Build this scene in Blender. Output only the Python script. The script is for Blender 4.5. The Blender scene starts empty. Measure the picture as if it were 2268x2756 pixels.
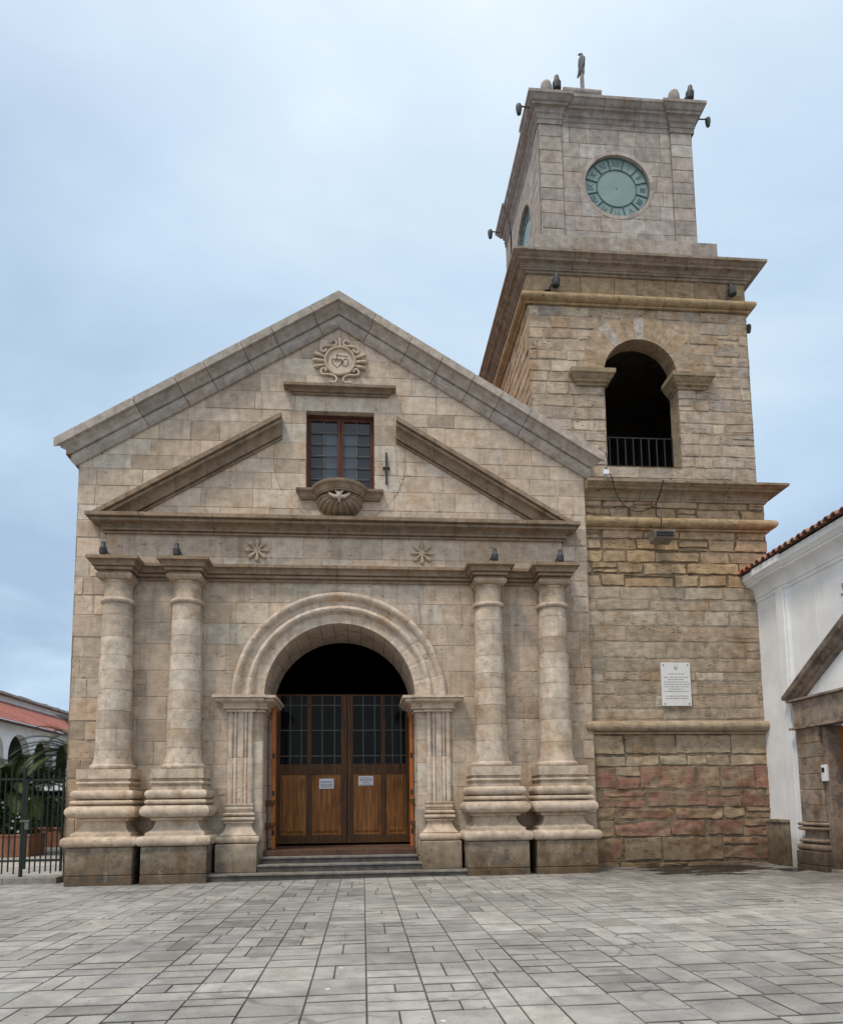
import bpy, bmesh, math, random
from mathutils import Vector, Matrix, noise
R = math.radians
random.seed(7)
SC = bpy.context.scene
COL = SC.collection

# ------------------------------------------------------------------ camera, sky, sun, exposure
CAM_POS = (0.3383, -16.6765, 1.6)
CAM_ROT = ((0.9964079, 0.0032360, -0.0846221), (-0.0837834, -0.1076727, -0.9906498), (-0.0123172, 0.9941811, -0.1070148))
cam = bpy.data.cameras.new('camera')
cam.sensor_fit = 'VERTICAL'; cam.sensor_height = 36.0; cam.sensor_width = 36.0
cam.lens = 25.248; cam.shift_x = -0.00235; cam.shift_y = 0.21006
cam.clip_start = 0.1; cam.clip_end = 3000
cam_ob = bpy.data.objects.new('camera', cam); COL.objects.link(cam_ob)
m4 = Matrix(CAM_ROT).to_4x4(); m4.translation = CAM_POS; cam_ob.matrix_world = m4
SC.camera = cam_ob

SUN_EL, SUN_AZ = R(60), R(222)      # azimuth measured clockwise from +Y (north): high, in front of the church, a little left
world = bpy.data.worlds.new('World'); SC.world = world; world.use_nodes = True
wn, wl = world.node_tree.nodes, world.node_tree.links
wn.clear()
def wnode(t, **k):
    n = wn.new(t)
    for a, b in k.items(): setattr(n, a, b)
    return n
w_out = wnode('ShaderNodeOutputWorld'); w_bg = wnode('ShaderNodeBackground')
sky = wnode('ShaderNodeTexSky', sky_type='NISHITA', sun_disc=False, sun_elevation=SUN_EL, sun_rotation=SUN_AZ)
sky.air_density = 1.0; sky.dust_density = 2.0
w_tc = wnode('ShaderNodeTexCoord'); w_sep = wnode('ShaderNodeSeparateXYZ'); wl.new(w_tc.outputs['Generated'], w_sep.inputs[0])
def wmath(op, a, b=None, clamp=False):
    n = wnode('ShaderNodeMath', operation=op, use_clamp=clamp)
    for i, v in enumerate((a, b)):
        if v is None: continue
        if isinstance(v, (int, float)): n.inputs[i].default_value = v
        else: wl.new(v, n.inputs[i])
    return n.outputs[0]
# cloud sheet: project the direction on a flat layer so clouds flatten towards the horizon
zc = wmath('MAXIMUM', wmath('ADD', w_sep.outputs['Z'], 0.16), 0.05)
w_div = wnode('ShaderNodeCombineXYZ')
wl.new(wmath('DIVIDE', w_sep.outputs['X'], zc), w_div.inputs[0]); wl.new(wmath('DIVIDE', w_sep.outputs['Y'], zc), w_div.inputs[1])
w_n1 = wnode('ShaderNodeTexNoise'); w_n1.inputs['Scale'].default_value = 0.85; w_n1.inputs['Detail'].default_value = 9; w_n1.inputs['Roughness'].default_value = 0.52
w_n1.inputs['Distortion'].default_value = 0.4
wl.new(w_div.outputs[0], w_n1.inputs['Vector'])
w_ramp = wnode('ShaderNodeValToRGB'); e = w_ramp.color_ramp
e.elements[0].position = 0.31; e.elements[0].color = (4.8, 6.4, 8.5, 1)
e.elements[1].position = 0.60; e.elements[1].color = (8.6, 10.2, 11.4, 1)
k = e.elements.new(0.46); k.color = (6.5, 8.4, 10.4, 1)
bank = wmath('MULTIPLY', wmath('MAXIMUM', wmath('SUBTRACT', wmath('MULTIPLY', w_sep.outputs['X'], -1.0), 0.05), 0.0), wmath('MAXIMUM', wmath('SUBTRACT', 0.75, w_sep.outputs['Z']), 0.0))
wl.new(wmath('SUBTRACT', w_n1.outputs['Fac'], wmath('MULTIPLY', bank, 0.75)), w_ramp.inputs[0])
w_mix = wnode('ShaderNodeMix', data_type='RGBA'); w_mix.inputs[0].default_value = 0.86
wl.new(sky.outputs[0], w_mix.inputs[6]); wl.new(w_ramp.outputs[0], w_mix.inputs[7])
# an overcast dome is brighter overhead and on the sun's side than low down
zen = wmath('POWER', wmath('MAXIMUM', w_sep.outputs['Z'], 0.0), 10.0)
sdir = (math.sin(SUN_AZ), math.cos(SUN_AZ))
az = wmath('ADD', wmath('MULTIPLY', w_sep.outputs['X'], sdir[0]), wmath('MULTIPLY', w_sep.outputs['Y'], sdir[1]))
side = wmath('POWER', wmath('MAXIMUM', az, 0.0), 1.5)
glow = wmath('ADD', wmath('MULTIPLY', zen, 3.2), wmath('MULTIPLY', side, 0.55))
w_sc = wnode('ShaderNodeVectorMath', operation='SCALE'); w_sc.inputs[0].default_value = (8.6, 7.1, 5.3); wl.new(glow, w_sc.inputs['Scale'])
w_add = wnode('ShaderNodeVectorMath', operation='ADD'); wl.new(w_mix.outputs[2], w_add.inputs[0]); wl.new(w_sc.outputs[0], w_add.inputs[1])
wl.new(w_add.outputs[0], w_bg.inputs['Color']); w_bg.inputs['Strength'].default_value = 0.068
wl.new(w_bg.outputs[0], w_out.inputs[0])

sl = bpy.data.lights.new('sun', 'SUN'); sl.energy = 1.5; sl.angle = R(10); sl.color = (1.0, 0.90, 0.78)
so = bpy.data.objects.new('sun', sl); COL.objects.link(so); so.location = (-20, -30, 50)
sv = Vector((math.sin(SUN_AZ) * math.cos(SUN_EL), math.cos(SUN_AZ) * math.cos(SUN_EL), math.sin(SUN_EL)))
so.rotation_euler = (-sv).to_track_quat('-Z', 'Y').to_euler()
vs = SC.view_settings
vs.view_transform = 'Standard'; vs.look = 'None'; vs.exposure = 0.48; vs.gamma = 1.0

# ------------------------------------------------------------------ helpers
def srgb(r, g, b):
    f = lambda c: (c / 255 / 12.92) if c <= 10 else ((c / 255 + 0.055) / 1.055) ** 2.4
    return (f(r), f(g), f(b))
def jit(c, a=0.08, h=0.03):
    k = 1 + random.uniform(-a, a); t = random.uniform(-h, h)
    return (max(0, c[0] * k * (1 + t)), max(0, c[1] * k), max(0, c[2] * k * (1 - t)))
def mixc(a, b, t): return tuple(a[i] * (1 - t) + b[i] * t for i in range(3))

class MB:
    """collects faces, then becomes ONE mesh object"""
    def __init__(s): s.v, s.f, s.c = [], [], []
    def add(s, vs, fs, col=(1, 1, 1)):
        b = len(s.v); s.v += [tuple(p) for p in vs]
        s.f += [tuple(i + b for i in f) for f in fs]
        s.c += (col if isinstance(col, list) else [col] * len(vs))
        return b
    def box(s, x0, x1, y0, y1, z0, z1, col=(1, 1, 1)):
        s.add([(x0, y0, z0), (x1, y0, z0), (x1, y1, z0), (x0, y1, z0), (x0, y0, z1), (x1, y0, z1), (x1, y1, z1), (x0, y1, z1)],
              [(0, 3, 2, 1), (4, 5, 6, 7), (0, 1, 5, 4), (1, 2, 6, 5), (2, 3, 7, 6), (3, 0, 4, 7)], col)
    def quad(s, a, b, c, d, col=(1, 1, 1)): s.add([a, b, c, d], [(0, 1, 2, 3)], col)
    def tube(s, pts, rad, seg=8, col=(1, 1, 1), caps=True):
        """tube through points; rad a number or a list"""
        P = [Vector(p) for p in pts]; n = len(P)
        rr = rad if isinstance(rad, (list, tuple)) else [rad] * n
        vs, fs = [], []
        ref = None
        for i in range(n):
            t = (P[min(i + 1, n - 1)] - P[max(i - 1, 0)]).normalized()
            if ref is None:
                ref = Vector((0, 0, 1)) if abs(t.z) < 0.9 else Vector((1, 0, 0))
            u = (ref - t * ref.dot(t)).normalized(); w = t.cross(u); ref = u
            for k in range(seg):
                a = 2 * math.pi * k / seg
                vs.append(P[i] + (u * math.cos(a) + w * math.sin(a)) * rr[i])
        for i in range(n - 1):
            for k in range(seg):
                k2 = (k + 1) % seg
                fs.append((i * seg + k, i * seg + k2, (i + 1) * seg + k2, (i + 1) * seg + k))
        if caps:
            fs.append(tuple(range(seg - 1, -1, -1))); fs.append(tuple((n - 1) * seg + k for k in range(seg)))
        s.add(vs, fs, col)
    def lathe(s, cx, cy, prof, seg=32, a0=0, a1=2 * math.pi, col=(1, 1, 1), wob=0):
        """prof: list of (r, z[, colour])"""
        vs, fs, cs = [], [], []
        full = abs(a1 - a0 - 2 * math.pi) < 1e-6
        n = seg if full else seg + 1
        for p in prof:
            for k in range(n):
                a = a0 + (a1 - a0) * k / seg
                r = p[0]
                if wob: r += wob * noise.noise(Vector((math.cos(a) * 3 + cx, math.sin(a) * 3, p[1] * 5)))
                vs.append((cx + r * math.cos(a), cy + r * math.sin(a), p[1])); cs.append(p[2] if len(p) > 2 else col)
        for i in range(len(prof) - 1):
            for k in range(seg):
                k2 = (k + 1) % n
                fs.append((i * n + k, i * n + k2, (i + 1) * n + k2, (i + 1) * n + k))
        s.add(vs, fs, cs)
    def sweep(s, path, prof, col, closed=False, cut=0, groove=0.012, tint=0.08, cap=True, xf=None):
        """sweep a (out, z) profile along a plan path; outward is the right hand of travel. cut>0: stone lengths with joints"""
        P = [Vector((p[0], p[1])) for p in path]; n = len(P)
        segs = n if closed else n - 1
        D = [(P[(i + 1) % n] - P[i]).normalized() for i in range(segs)]
        N = [Vector((d.y, -d.x)) for d in D]
        def mit(i):
            if closed: a, b = N[(i - 1) % segs], N[i % segs]
            else: a, b = N[max(i - 1, 0)], N[min(i, segs - 1)]
            return (a + b) / max(0.25, 1 + a.dot(b))
        st = []; c = jit(col, tint)
        for i in range(segs):
            a, b = P[i], P[(i + 1) % n]; L = (b - a).length
            st.append((a, mit(i), 0, c))
            if cut and L > cut * 1.3:
                q = cut * random.uniform(0.5, 1.1)
                while q < L - cut * 0.35:
                    p = a + D[i] * q
                    st.append((p - D[i] * 0.008, N[i], 0, c)); st.append((p, N[i], groove, mixc(c, (0.05, 0.04, 0.03), 0.6)))
                    c = jit(col, tint); st.append((p + D[i] * 0.008, N[i], 0, c))
                    q += cut * random.uniform(0.75, 1.3)
        if not closed: st.append((P[-1], mit(n - 1), 0, c))
        m = len(prof); vs, fs, cs = [], [], []
        for (p, mt, ins, cc) in st:
            for (o, z) in prof:
                oo = o - ins if o > 0.02 else o
                q = p + mt * oo; wv = 0.003 * noise.noise(Vector((q.x * 2.5, q.y * 2.5, z * 6)))
                vs.append((q.x, q.y - abs(wv), z + wv)); cs.append(cc)
        k = len(st); rng = k if closed else k - 1
        for i in range(rng):
            j = (i + 1) % k
            for a in range(m - 1):
                fs.append((i * m + a, j * m + a, j * m + a + 1, i * m + a + 1))
        if cap and not closed:
            fs.append(tuple(range(m - 1, -1, -1))); fs.append(tuple((k - 1) * m + a for a in range(m)))
        if xf: vs = [xf(*p) for p in vs]
        s.add(vs, fs, cs)
    def arcsweep(s, cx, cz, prof, a0, a1, nv, col, seg=4, groove=0.003, tint=0.04):
        """prof (r, y) swept round an axis along Y; nv stones"""
        st = []
        for i in range(nv):
            c = jit(col, tint); A, B = a0 + (a1 - a0) * i / nv, a0 + (a1 - a0) * (i + 1) / nv
            g = 0.008 / prof[len(prof) // 2][0]
            st.append((A, groove, mixc(c, (0.05, 0.04, 0.03), 0.25)))
            for k in range(seg + 1): st.append((A + g + (B - A - 2 * g) * k / seg, 0, c))
        st.append((a1, groove, col))
        m = len(prof); vs, fs, cs = [], [], []
        for (a, ins, c) in st:
            for (r, y) in prof:
                vs.append((cx + r * math.cos(a), y + ins, cz + r * math.sin(a))); cs.append(c)
        for i in range(len(st) - 1):
            for a in range(m - 1): fs.append((i * m + a, i * m + a + 1, (i + 1) * m + a + 1, (i + 1) * m + a))
        fs.append(tuple(range(m))); fs.append(tuple((len(st) - 1) * m + a for a in range(m - 1, -1, -1)))
        s.add(vs, fs, cs)
    def build(s, name, mat, parent=None, smooth=None, bevel=0):
        me = bpy.data.meshes.new(name); me.from_pydata(s.v, [], s.f); me.validate(); me.update()
        if len(me.vertices) == len(s.c):
            at = me.color_attributes.new('Col', 'FLOAT_COLOR', 'POINT')
            buf = []
            for c in s.c: buf += [c[0], c[1], c[2], 1.0]
            at.data.foreach_set('color', buf)
        bm = bmesh.new(); bm.from_mesh(me); bmesh.ops.recalc_face_normals(bm, faces=bm.faces); bm.to_mesh(me); bm.free()
        if smooth is not None:
            me.shade_smooth(); me.set_sharp_from_angle(angle=R(smooth))
        me.materials.append(mat)
        o = bpy.data.objects.new(name, me); COL.objects.link(o)
        if parent is not None: setp(o, parent)
        if bevel:
            b = o.modifiers.new('edge', 'BEVEL'); b.width = bevel; b.segments = 2; b.limit_method = 'ANGLE'; b.angle_limit = R(40)
        return o

def world_loc(o):
    v = Vector(o.location)
    return v if o.parent is None else v + world_loc(o.parent)
def setp(o, parent):
    o.parent = parent
    p, off = parent, Vector((0, 0, 0))
    while p is not None:
        off += Vector(p.location) + p.matrix_parent_inverse.translation if p.parent else Vector(p.location)
        p = p.parent
    o.matrix_parent_inverse = Matrix.Translation(-off)
def tag(o, label=None, cat=None, group=None, kind=None):
    if label: o['label'] = label
    if cat: o['category'] = cat
    if group: o['group'] = group
    if kind: o['kind'] = kind
    return o
def thing(name, label, cat, loc=(0, 0, 0), group=None):
    o = bpy.data.objects.new(name, None); COL.objects.link(o); o.location = loc; o.empty_display_size = 0.3
    return tag(o, label, cat, group)
def copy_tree(o, parent=None):
    c = o.copy(); COL.objects.link(c)
    if parent is not None: c.parent = parent
    for ch in o.children: copy_tree(ch, c)
    return c
def arcp(cx, cy, r0, a0, a1, n, ry=None):
    ry = r0 if ry is None else ry
    return [(cx + r0 * math.cos(a0 + (a1 - a0) * i / n), cy + ry * math.sin(a0 + (a1 - a0) * i / n)) for i in range(n + 1)]
def torus_prof(o_max, o_in, z0, z1, n=7):
    """bulging half-round between z0 and z1 reaching o_max from o_in"""
    out = []
    for i in range(n + 1):
        t = -math.pi / 2 + math.pi * i / n
        out.append((o_in + (o_max - o_in) * max(0, math.cos(t)) ** 0.7, (z0 + z1) / 2 + (z1 - z0) / 2 * math.sin(t)))
    return out

def rows_between(z0, z1, h, breaks=(), var=0.12):
    zs = [z0] + sorted(b for b in breaks if z0 < b < z1) + [z1]
    out = []
    for a, b in zip(zs, zs[1:]):
        n = max(1, round((b - a) / h)); w = [1 + random.uniform(-var, var) for _ in range(n)]
        t = a
        for x in w:
            d = (b - a) * x / sum(w); out.append((t, t + d)); t += d
        out[-1] = (out[-1][0], b)
    return out

def blocks(m, O, U, V, N, u0, u1, rows, L, colfn, mortar, holes=(), keep=None, jw=0.010, er=0.006, dj=0.004, ej=0.0, rough=0.002, cs=0.16, back=0.012, lv=0.35, chip=0.0, es=0.6, split=0.0):
    """courses of individual stones on the plane O + u U + v V, standing out along N"""
    O, U, V, N = Vector(O), Vector(U), Vector(V), Vector(N)
    W = lambda u, v, d: O + U * u + V * v + N * d
    for (v0, v1) in rows:
        iv = [(u0, u1)]
        for (a, b, c, d) in holes:
            if c < v1 - 1e-4 and d > v0 + 1e-4:
                nx = []
                for (p, q) in iv:
                    if b <= p or a >= q: nx.append((p, q)); continue
                    if a > p: nx.append((p, a))
                    if b < q: nx.append((b, q))
                iv = nx
        for (p, q) in iv:
            # mortar bed behind this course
            st_ = min(cs, 0.10) if keep else 0.25
            nb, nh = max(1, int((q - p) / st_)), (max(1, int((v1 - v0) / st_)) if keep else 1)
            cm = jit(mortar, 0.06, 0.02)
            for i in range(nb):
                a, b = p + (q - p) * i / nb, p + (q - p) * (i + 1) / nb
                for k in range(nh):
                    va, vb = v0 + (v1 - v0) * k / nh, v0 + (v1 - v0) * (k + 1) / nh
                    if keep and not keep((a + b) / 2, (va + vb) / 2): continue
                    m.add([W(a, va, -back), W(b, va, -back), W(b, vb, -back), W(a, vb, -back)], [(0, 1, 2, 3)], cm)
            cuts = [p]; x = p + L * random.uniform(0.35, 1.0)
            while x < q - L * 0.35:
                cuts.append(x); x += L * (1 + random.uniform(-lv, lv))
            cuts.append(q)
            cells = []
            for a, b in zip(cuts, cuts[1:]):
                if split and random.random() < split and b - a < L * 1.2:
                    vm = v0 + (v1 - v0) * random.uniform(0.35, 0.65); cells += [(a, b, v0, vm), (a, b, vm, v1)]
                elif split and random.random() < split * 0.5 and b - a > L * 0.7:
                    vm = v0 + (v1 - v0) * random.choice([0.22, 0.78]); cells += [(a, b, v0, vm), (a, b, vm, v1)]
                else: cells.append((a, b, v0, v1))
            V0, V1 = v0, v1
            for a, b, v0, v1 in cells:
                c = colfn((a + b) / 2, (v0 + v1) / 2)
                if c is None: continue
                alt = None
                if isinstance(c[0], tuple): c, alt = c
                d0 = random.uniform(-dj, dj)
                hj = jw / 2
                ca, cb = a + (hj if a > p + 1e-6 else 0), b - (hj if b < q - 1e-6 else 0)
                r = lambda: random.uniform(-ej, ej * 0.4)
                k00, k10, k11, k01 = [(ca - min(0, r()), v0 + hj - min(0, r())), (cb + min(0, r()), v0 + hj - min(0, r())), (cb + min(0, r()), v1 - hj + min(0, r())), (ca - min(0, r()), v1 - hj + min(0, r()))]
                nu, nv = max(1, round((cb - ca) / cs)), max(1, round((v1 - v0) / cs))
                eu, ev = 0.012 / max(0.05, cb - ca), 0.012 / max(0.05, v1 - v0)
                us = [0, eu] + [eu + (1 - 2 * eu) * i / nu for i in range(1, nu)] + [1 - eu, 1]
                ws = [0, ev] + [ev + (1 - 2 * ev) * i / nv for i in range(1, nv)] + [1 - ev, 1]
                A, B = len(us), len(ws); vs, cl, uv = [], [], []
                sd = random.uniform(0, 100)
                for j, tv in enumerate(ws):
                    for i, tu in enumerate(us):
                        uu = (k00[0] * (1 - tu) + k10[0] * tu) * (1 - tv) + (k01[0] * (1 - tu) + k11[0] * tu) * tv
                        vv = (k00[1] * (1 - tu) + k10[1] * tu) * (1 - tv) + (k01[1] * (1 - tu) + k11[1] * tu) * tv
                        edge = i in (0, A - 1) or j in (0, B - 1)
                        nz = noise.noise(Vector((uu * 4 + sd, vv * 9, sd)))
                        if ej:
                            uu += ej * 0.5 * noise.noise(Vector((uu * 7, vv * 7, sd + 9))); vv += ej * 0.5 * noise.noise(Vector((uu * 7, vv * 7, sd + 31)))
                        d = d0 + rough * nz - (er if edge else 0)
                        if chip and not edge and noise.noise(Vector((uu * 3, vv * 7, sd + 3))) > 0.45: d -= chip
                        vs.append(W(uu, vv, d)); uv.append((uu, vv))
                        cv = c
                        if alt: cv = mixc(c, alt, max(0, min(1, 0.62 + 1.3 * noise.noise(Vector((uu * 2.6, vv * 4.5, 7.7))) + 0.8 * noise.noise(Vector((uu * 9, vv * 12, 3.1))))))
                        cl.append(mixc(cv, (cv[0] * 0.7, cv[1] * 0.68, cv[2] * 0.66), es) if edge else cv)
                fs = []
                for j in range(B - 1):
                    for i in range(A - 1):
                        if keep:
                            mu = (uv[j * A + i][0] + uv[j * A + A * 1 + i + 1][0]) / 2; mv = (uv[j * A + i][1] + uv[(j + 1) * A + i + 1][1]) / 2
                            if not keep(mu, mv): continue
                        fs.append((j * A + i, j * A + i + 1, (j + 1) * A + i + 1, (j + 1) * A + i))
                if fs:
                    # side skirts so that open joints look like stone, not card
                    ring = [i for i in range(A)] + [j * A + A - 1 for j in range(1, B)] + [(B - 1) * A + i for i in range(A - 2, -1, -1)] + [j * A for j in range(B - 2, 0, -1)]
                    if not keep or all(keep(*uv[i]) for i in ring):
                        b0 = len(vs)
                        for i in ring: vs.append(Vector(vs[i]) - N * (back + 0.004)); cl.append(mixc(c, (0.03, 0.025, 0.02), 0.5))
                        n = len(ring)
                        for i in range(n): fs.append((ring[i], b0 + i, b0 + (i + 1) % n, ring[(i + 1) % n]))
                    m.add(vs, fs, cl)
            v0, v1 = V0, V1

# ------------------------------------------------------------------ materials
class NT:
    def __init__(s, name):
        s.m = bpy.data.materials.new(name); s.m.use_nodes = True
        s.n, s.l = s.m.node_tree.nodes, s.m.node_tree.links; s.n.clear()
        s.out = s.n.new('ShaderNodeOutputMaterial'); s.b = s.n.new('ShaderNodeBsdfPrincipled'); s.l.new(s.b.outputs[0], s.out.inputs[0])
        s.pos = s.n.new('ShaderNodeNewGeometry').outputs['Position']
    def set(s, i, v):
        if hasattr(v, 'node'): s.l.new(v, i)
        elif isinstance(v, tuple) and len(v) == 3 and i.type == 'RGBA': i.default_value = (*v, 1)
        else: i.default_value = v
    def map(s, sc, vec=None, loc=(0, 0, 0)):
        n = s.n.new('ShaderNodeMapping'); s.l.new(vec or s.pos, n.inputs[0]); n.inputs['Scale'].default_value = sc; n.inputs['Location'].default_value = loc
        return n.outputs[0]
    def noise(s, scale, detail=4, rough=0.55, vec=None, dist=0):
        n = s.n.new('ShaderNodeTexNoise'); s.l.new(vec or s.pos, n.inputs['Vector'])
        n.inputs['Scale'].default_value = scale; n.inputs['Detail'].default_value = detail; n.inputs['Roughness'].default_value = rough; n.inputs['Distortion'].default_value = dist
        return n.outputs['Fac']
    def voro(s, scale, vec=None, feat='F1'):
        n = s.n.new('ShaderNodeTexVoronoi'); n.feature = feat; s.l.new(vec or s.pos, n.inputs['Vector']); n.inputs['Scale'].default_value = scale
        return n.outputs['Distance']
    def math(s, op, a, b=0.0, clamp=False):
        n = s.n.new('ShaderNodeMath'); n.operation = op; n.use_clamp = clamp; s.set(n.inputs[0], a); s.set(n.inputs[1], b); return n.outputs[0]
    def rng(s, v, a, b, c=0.0, d=1.0):
        n = s.n.new('ShaderNodeMapRange'); s.set(n.inputs[0], v); n.interpolation_type = 'SMOOTHSTEP'
        for i, x in enumerate((a, b, c, d)): n.inputs[i + 1].default_value = x
        return n.outputs[0]
    def mix(s, f, a, b, mode='MIX'):
        n = s.n.new('ShaderNodeMix'); n.data_type = 'RGBA'; n.blend_type = mode; s.set(n.inputs[0], f); s.set(n.inputs[6], a); s.set(n.inputs[7], b); return n.outputs[2]
    def attr(s, name='Col'):
        n = s.n.new('ShaderNodeAttribute'); n.attribute_name = name; return n.outputs['Color']
    def scale(s, c, f):
        n = s.n.new('ShaderNodeVectorMath'); n.operation = 'SCALE'; s.l.new(c, n.inputs[0]); s.set(n.inputs['Scale'], f); return n.outputs[0]
    def sep(s, v=None):
        n = s.n.new('ShaderNodeSeparateXYZ'); s.l.new(v or s.pos, n.inputs[0]); return n.outputs
    def bump(s, h, strength=0.5, dist=0.01, prev=None):
        n = s.n.new('ShaderNodeBump'); s.set(n.inputs['Height'], h); n.inputs['Strength'].default_value = strength; n.inputs['Distance'].default_value = dist
        if prev: s.l.new(prev, n.inputs['Normal'])
        return n.outputs[0]
    def done(s, col, rough=0.8, normal=None, metal=0.0, spec=0.3):
        s.set(s.b.inputs['Base Color'], col); s.set(s.b.inputs['Roughness'], rough); s.set(s.b.inputs['Metallic'], metal)
        s.b.inputs['Specular IOR Level'].default_value = spec
        if normal: s.l.new(normal, s.b.inputs['Normal'])
        return s.m

def stone_mat(name, con=1.0, pit=0.5, stain=0.5, streak=0.3, bump=0.5, pitscale=(10, 10, 26), lime=0.25, grime=0.0, bed=0.0, crust=0.0):
    t = NT(name); c = t.attr()
    big, mid, fine = t.noise(0.75, 5), t.noise(5.0, 7, 0.62), t.noise(48, 4, 0.6)
    v = t.math('ADD', t.math('MULTIPLY', mid, 0.75), t.math('MULTIPLY', fine, 0.4))
    c = t.scale(c, t.rng(v, 0.36, 0.80, 1 - 0.32 * con, 1 + 0.25 * con))
    sm = t.math('MULTIPLY', t.rng(t.noise(1.7, 8, 0.6, t.map((1, 1, 0.8), loc=(4, 9, 2))), 0.50, 0.68), stain)
    c = t.mix(sm, c, t.mix(1.0, c, (0.72, 0.58, 0.42), 'MULTIPLY'))
    stv = t.noise(1.0, 6, 0.6, t.map((7, 7, 0.55)))
    c = t.mix(t.math('MULTIPLY', t.rng(stv, 0.52, 0.72), streak), c, t.mix(1.0, c, (0.52, 0.48, 0.43), 'MULTIPLY'))
    lm = t.math('MULTIPLY', t.rng(t.noise(3.1, 8, 0.65, t.map((1, 1, 1.6), loc=(11, 2, 5))), 0.60, 0.74), lime)
    c = t.mix(lm, c, (0.56, 0.52, 0.46))
    if grime:
        # dark crust that grows near the pavement
        z = t.sep()[2]
        g = t.math('MULTIPLY', t.rng(t.math('ADD', t.math('MULTIPLY', z, -0.75), t.noise(2.2, 7, 0.6)), -0.35, 0.45), grime)
        c = t.mix(g, c, t.mix(1.0, c, (0.36, 0.31, 0.26), 'MULTIPLY'))
    if crust:
        cr = t.rng(t.noise(2.4, 9, 0.7, t.map((1, 1, 1.2), loc=(2, 7, 1))), 0.50, 0.62)
        c = t.mix(t.math('MULTIPLY', cr, crust), c, (0.075, 0.068, 0.062))
        ef = t.rng(t.noise(3.6, 8, 0.7, t.map((1, 1, 0.7), loc=(9, 3, 4))), 0.60, 0.72)
        c = t.mix(t.math('MULTIPLY', ef, crust), c, (0.36, 0.34, 0.325))
    pn = t.noise(1.0, 3, 0.5, t.map(pitscale))
    pm = t.noise(1.3, 3, 0.5)
    pits = t.math('MULTIPLY', t.rng(pn, 0.40, 0.30), t.rng(pm, 0.42, 0.58))
    c = t.mix(t.math('MULTIPLY', pits, min(1, pit)), c, t.mix(1.0, c, (0.34, 0.29, 0.24), 'MULTIPLY'))
    bd = t.noise(1.0, 5, 0.6, t.map((2.2, 2.2, 30)))
    if bed: c = t.mix(t.math('MULTIPLY', t.rng(bd, 0.50, 0.36), bed), c, t.mix(1.0, c, (0.55, 0.48, 0.41), 'MULTIPLY'))
    h = t.math('SUBTRACT', t.math('ADD', t.math('ADD', t.math('MULTIPLY', bd, bed), t.math('MULTIPLY', mid, 0.6)), t.math('MULTIPLY', fine, 0.35)), t.math('MULTIPLY', pits, pit))
    return t.done(c, 0.93, t.bump(h, bump, 0.02), spec=0.15)

def plain_mat(name, col, rough=0.6, var=0.15, metal=0.0, nscale=6, bump=0.15, spec=0.3, stretch=(1, 1, 1)):
    t = NT(name); n = t.noise(nscale, 6, 0.6, t.map(stretch)); f = t.noise(60, 3)
    c = t.scale(t.mix(0.0, col, col), t.rng(t.math('ADD', t.math('MULTIPLY', n, 0.8), t.math('MULTIPLY', f, 0.2)), 0.3, 0.7, 1 - var, 1 + var))
    return t.done(c, rough, t.bump(t.math('ADD', n, t.math('MULTIPLY', f, 0.4)), bump, 0.01), metal, spec)

def wood_mat(name, a, b, rough=0.55):
    t = NT(name)
    g = t.noise(1.0, 6, 0.65, t.map((26, 26, 1.3)), 0.4); w = t.noise(1.6, 5)
    c = t.mix(t.rng(g, 0.32, 0.70), a, b)
    c = t.mix(t.math('MULTIPLY', t.rng(w, 0.52, 0.68), 0.55), c, t.mix(1.0, c, (0.5, 0.45, 0.4), 'MULTIPLY'))
    return t.done(c, rough, t.bump(g, 0.25, 0.006), spec=0.3)

M = {}
M['ashlar'] = stone_mat('ashlar_limestone', con=0.8, pit=0.6, pitscale=(8, 8, 17), stain=0.40, streak=0.45, bump=0.40, grime=0.75, bed=0.15)
M['trim'] = stone_mat('carved_limestone', con=0.95, pit=0.5, pitscale=(9, 9, 20), stain=0.55, streak=0.45, bump=0.5, lime=0.12, grime=0.8, bed=0.12)
M['rubble'] = stone_mat('old_tower_stone', pit=0.8, stain=0.6, streak=0.3, bump=0.7, pitscale=(9, 9, 34), lime=0.25, grime=0.45, bed=0.32)
M['weathered'] = stone_mat('weathered_block_stone', pit=0.6, stain=0.8, streak=0.5, bump=0.6, lime=0.4, grime=0.9, crust=0.6)
M['clockstone'] = stone_mat('pale_tower_stone', pit=0.3, stain=0.35, streak=0.35, bump=0.4, lime=0.3)
M['coping'] = stone_mat('grey_coping_stone', pit=0.3, stain=0.3, streak=0.35, bump=0.4, lime=0.1)
M['wood'] = wood_mat('oiled_door_wood', srgb(58, 37, 20), srgb(100, 67, 35))
M['panelwood'] = wood_mat('lighter_panel_wood', srgb(104, 67, 34), srgb(164, 110, 58))
M['orangewood'] = wood_mat('orange_varnished_wood', srgb(150, 86, 38), srgb(186, 112, 54), 0.45)
M['redwood'] = wood_mat('red_window_wood', srgb(52, 28, 20), srgb(98, 54, 38), 0.6)
M['iron'] = plain_mat('black_iron', srgb(34, 35, 36), 0.55, 0.3, spec=0.4)
M['lead'] = plain_mat('grey_glazing_bar', srgb(92, 92, 86), 0.6, 0.2)
M['greybox'] = plain_mat('weathered_grey_housing', srgb(122, 114, 104), 0.7, 0.2)
M['green'] = plain_mat('green_painted_steel', srgb(24, 36, 30), 0.5, 0.3)
M['lamp'] = plain_mat('dark_lamp_housing', srgb(62, 64, 66), 0.5, 0.3)
M['void'] = plain_mat('dark_interior', (0.006, 0.0055, 0.005), 0.95, 0.1, spec=0.05)  # darkness of unlit interiors is put into this near-black colour
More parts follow.
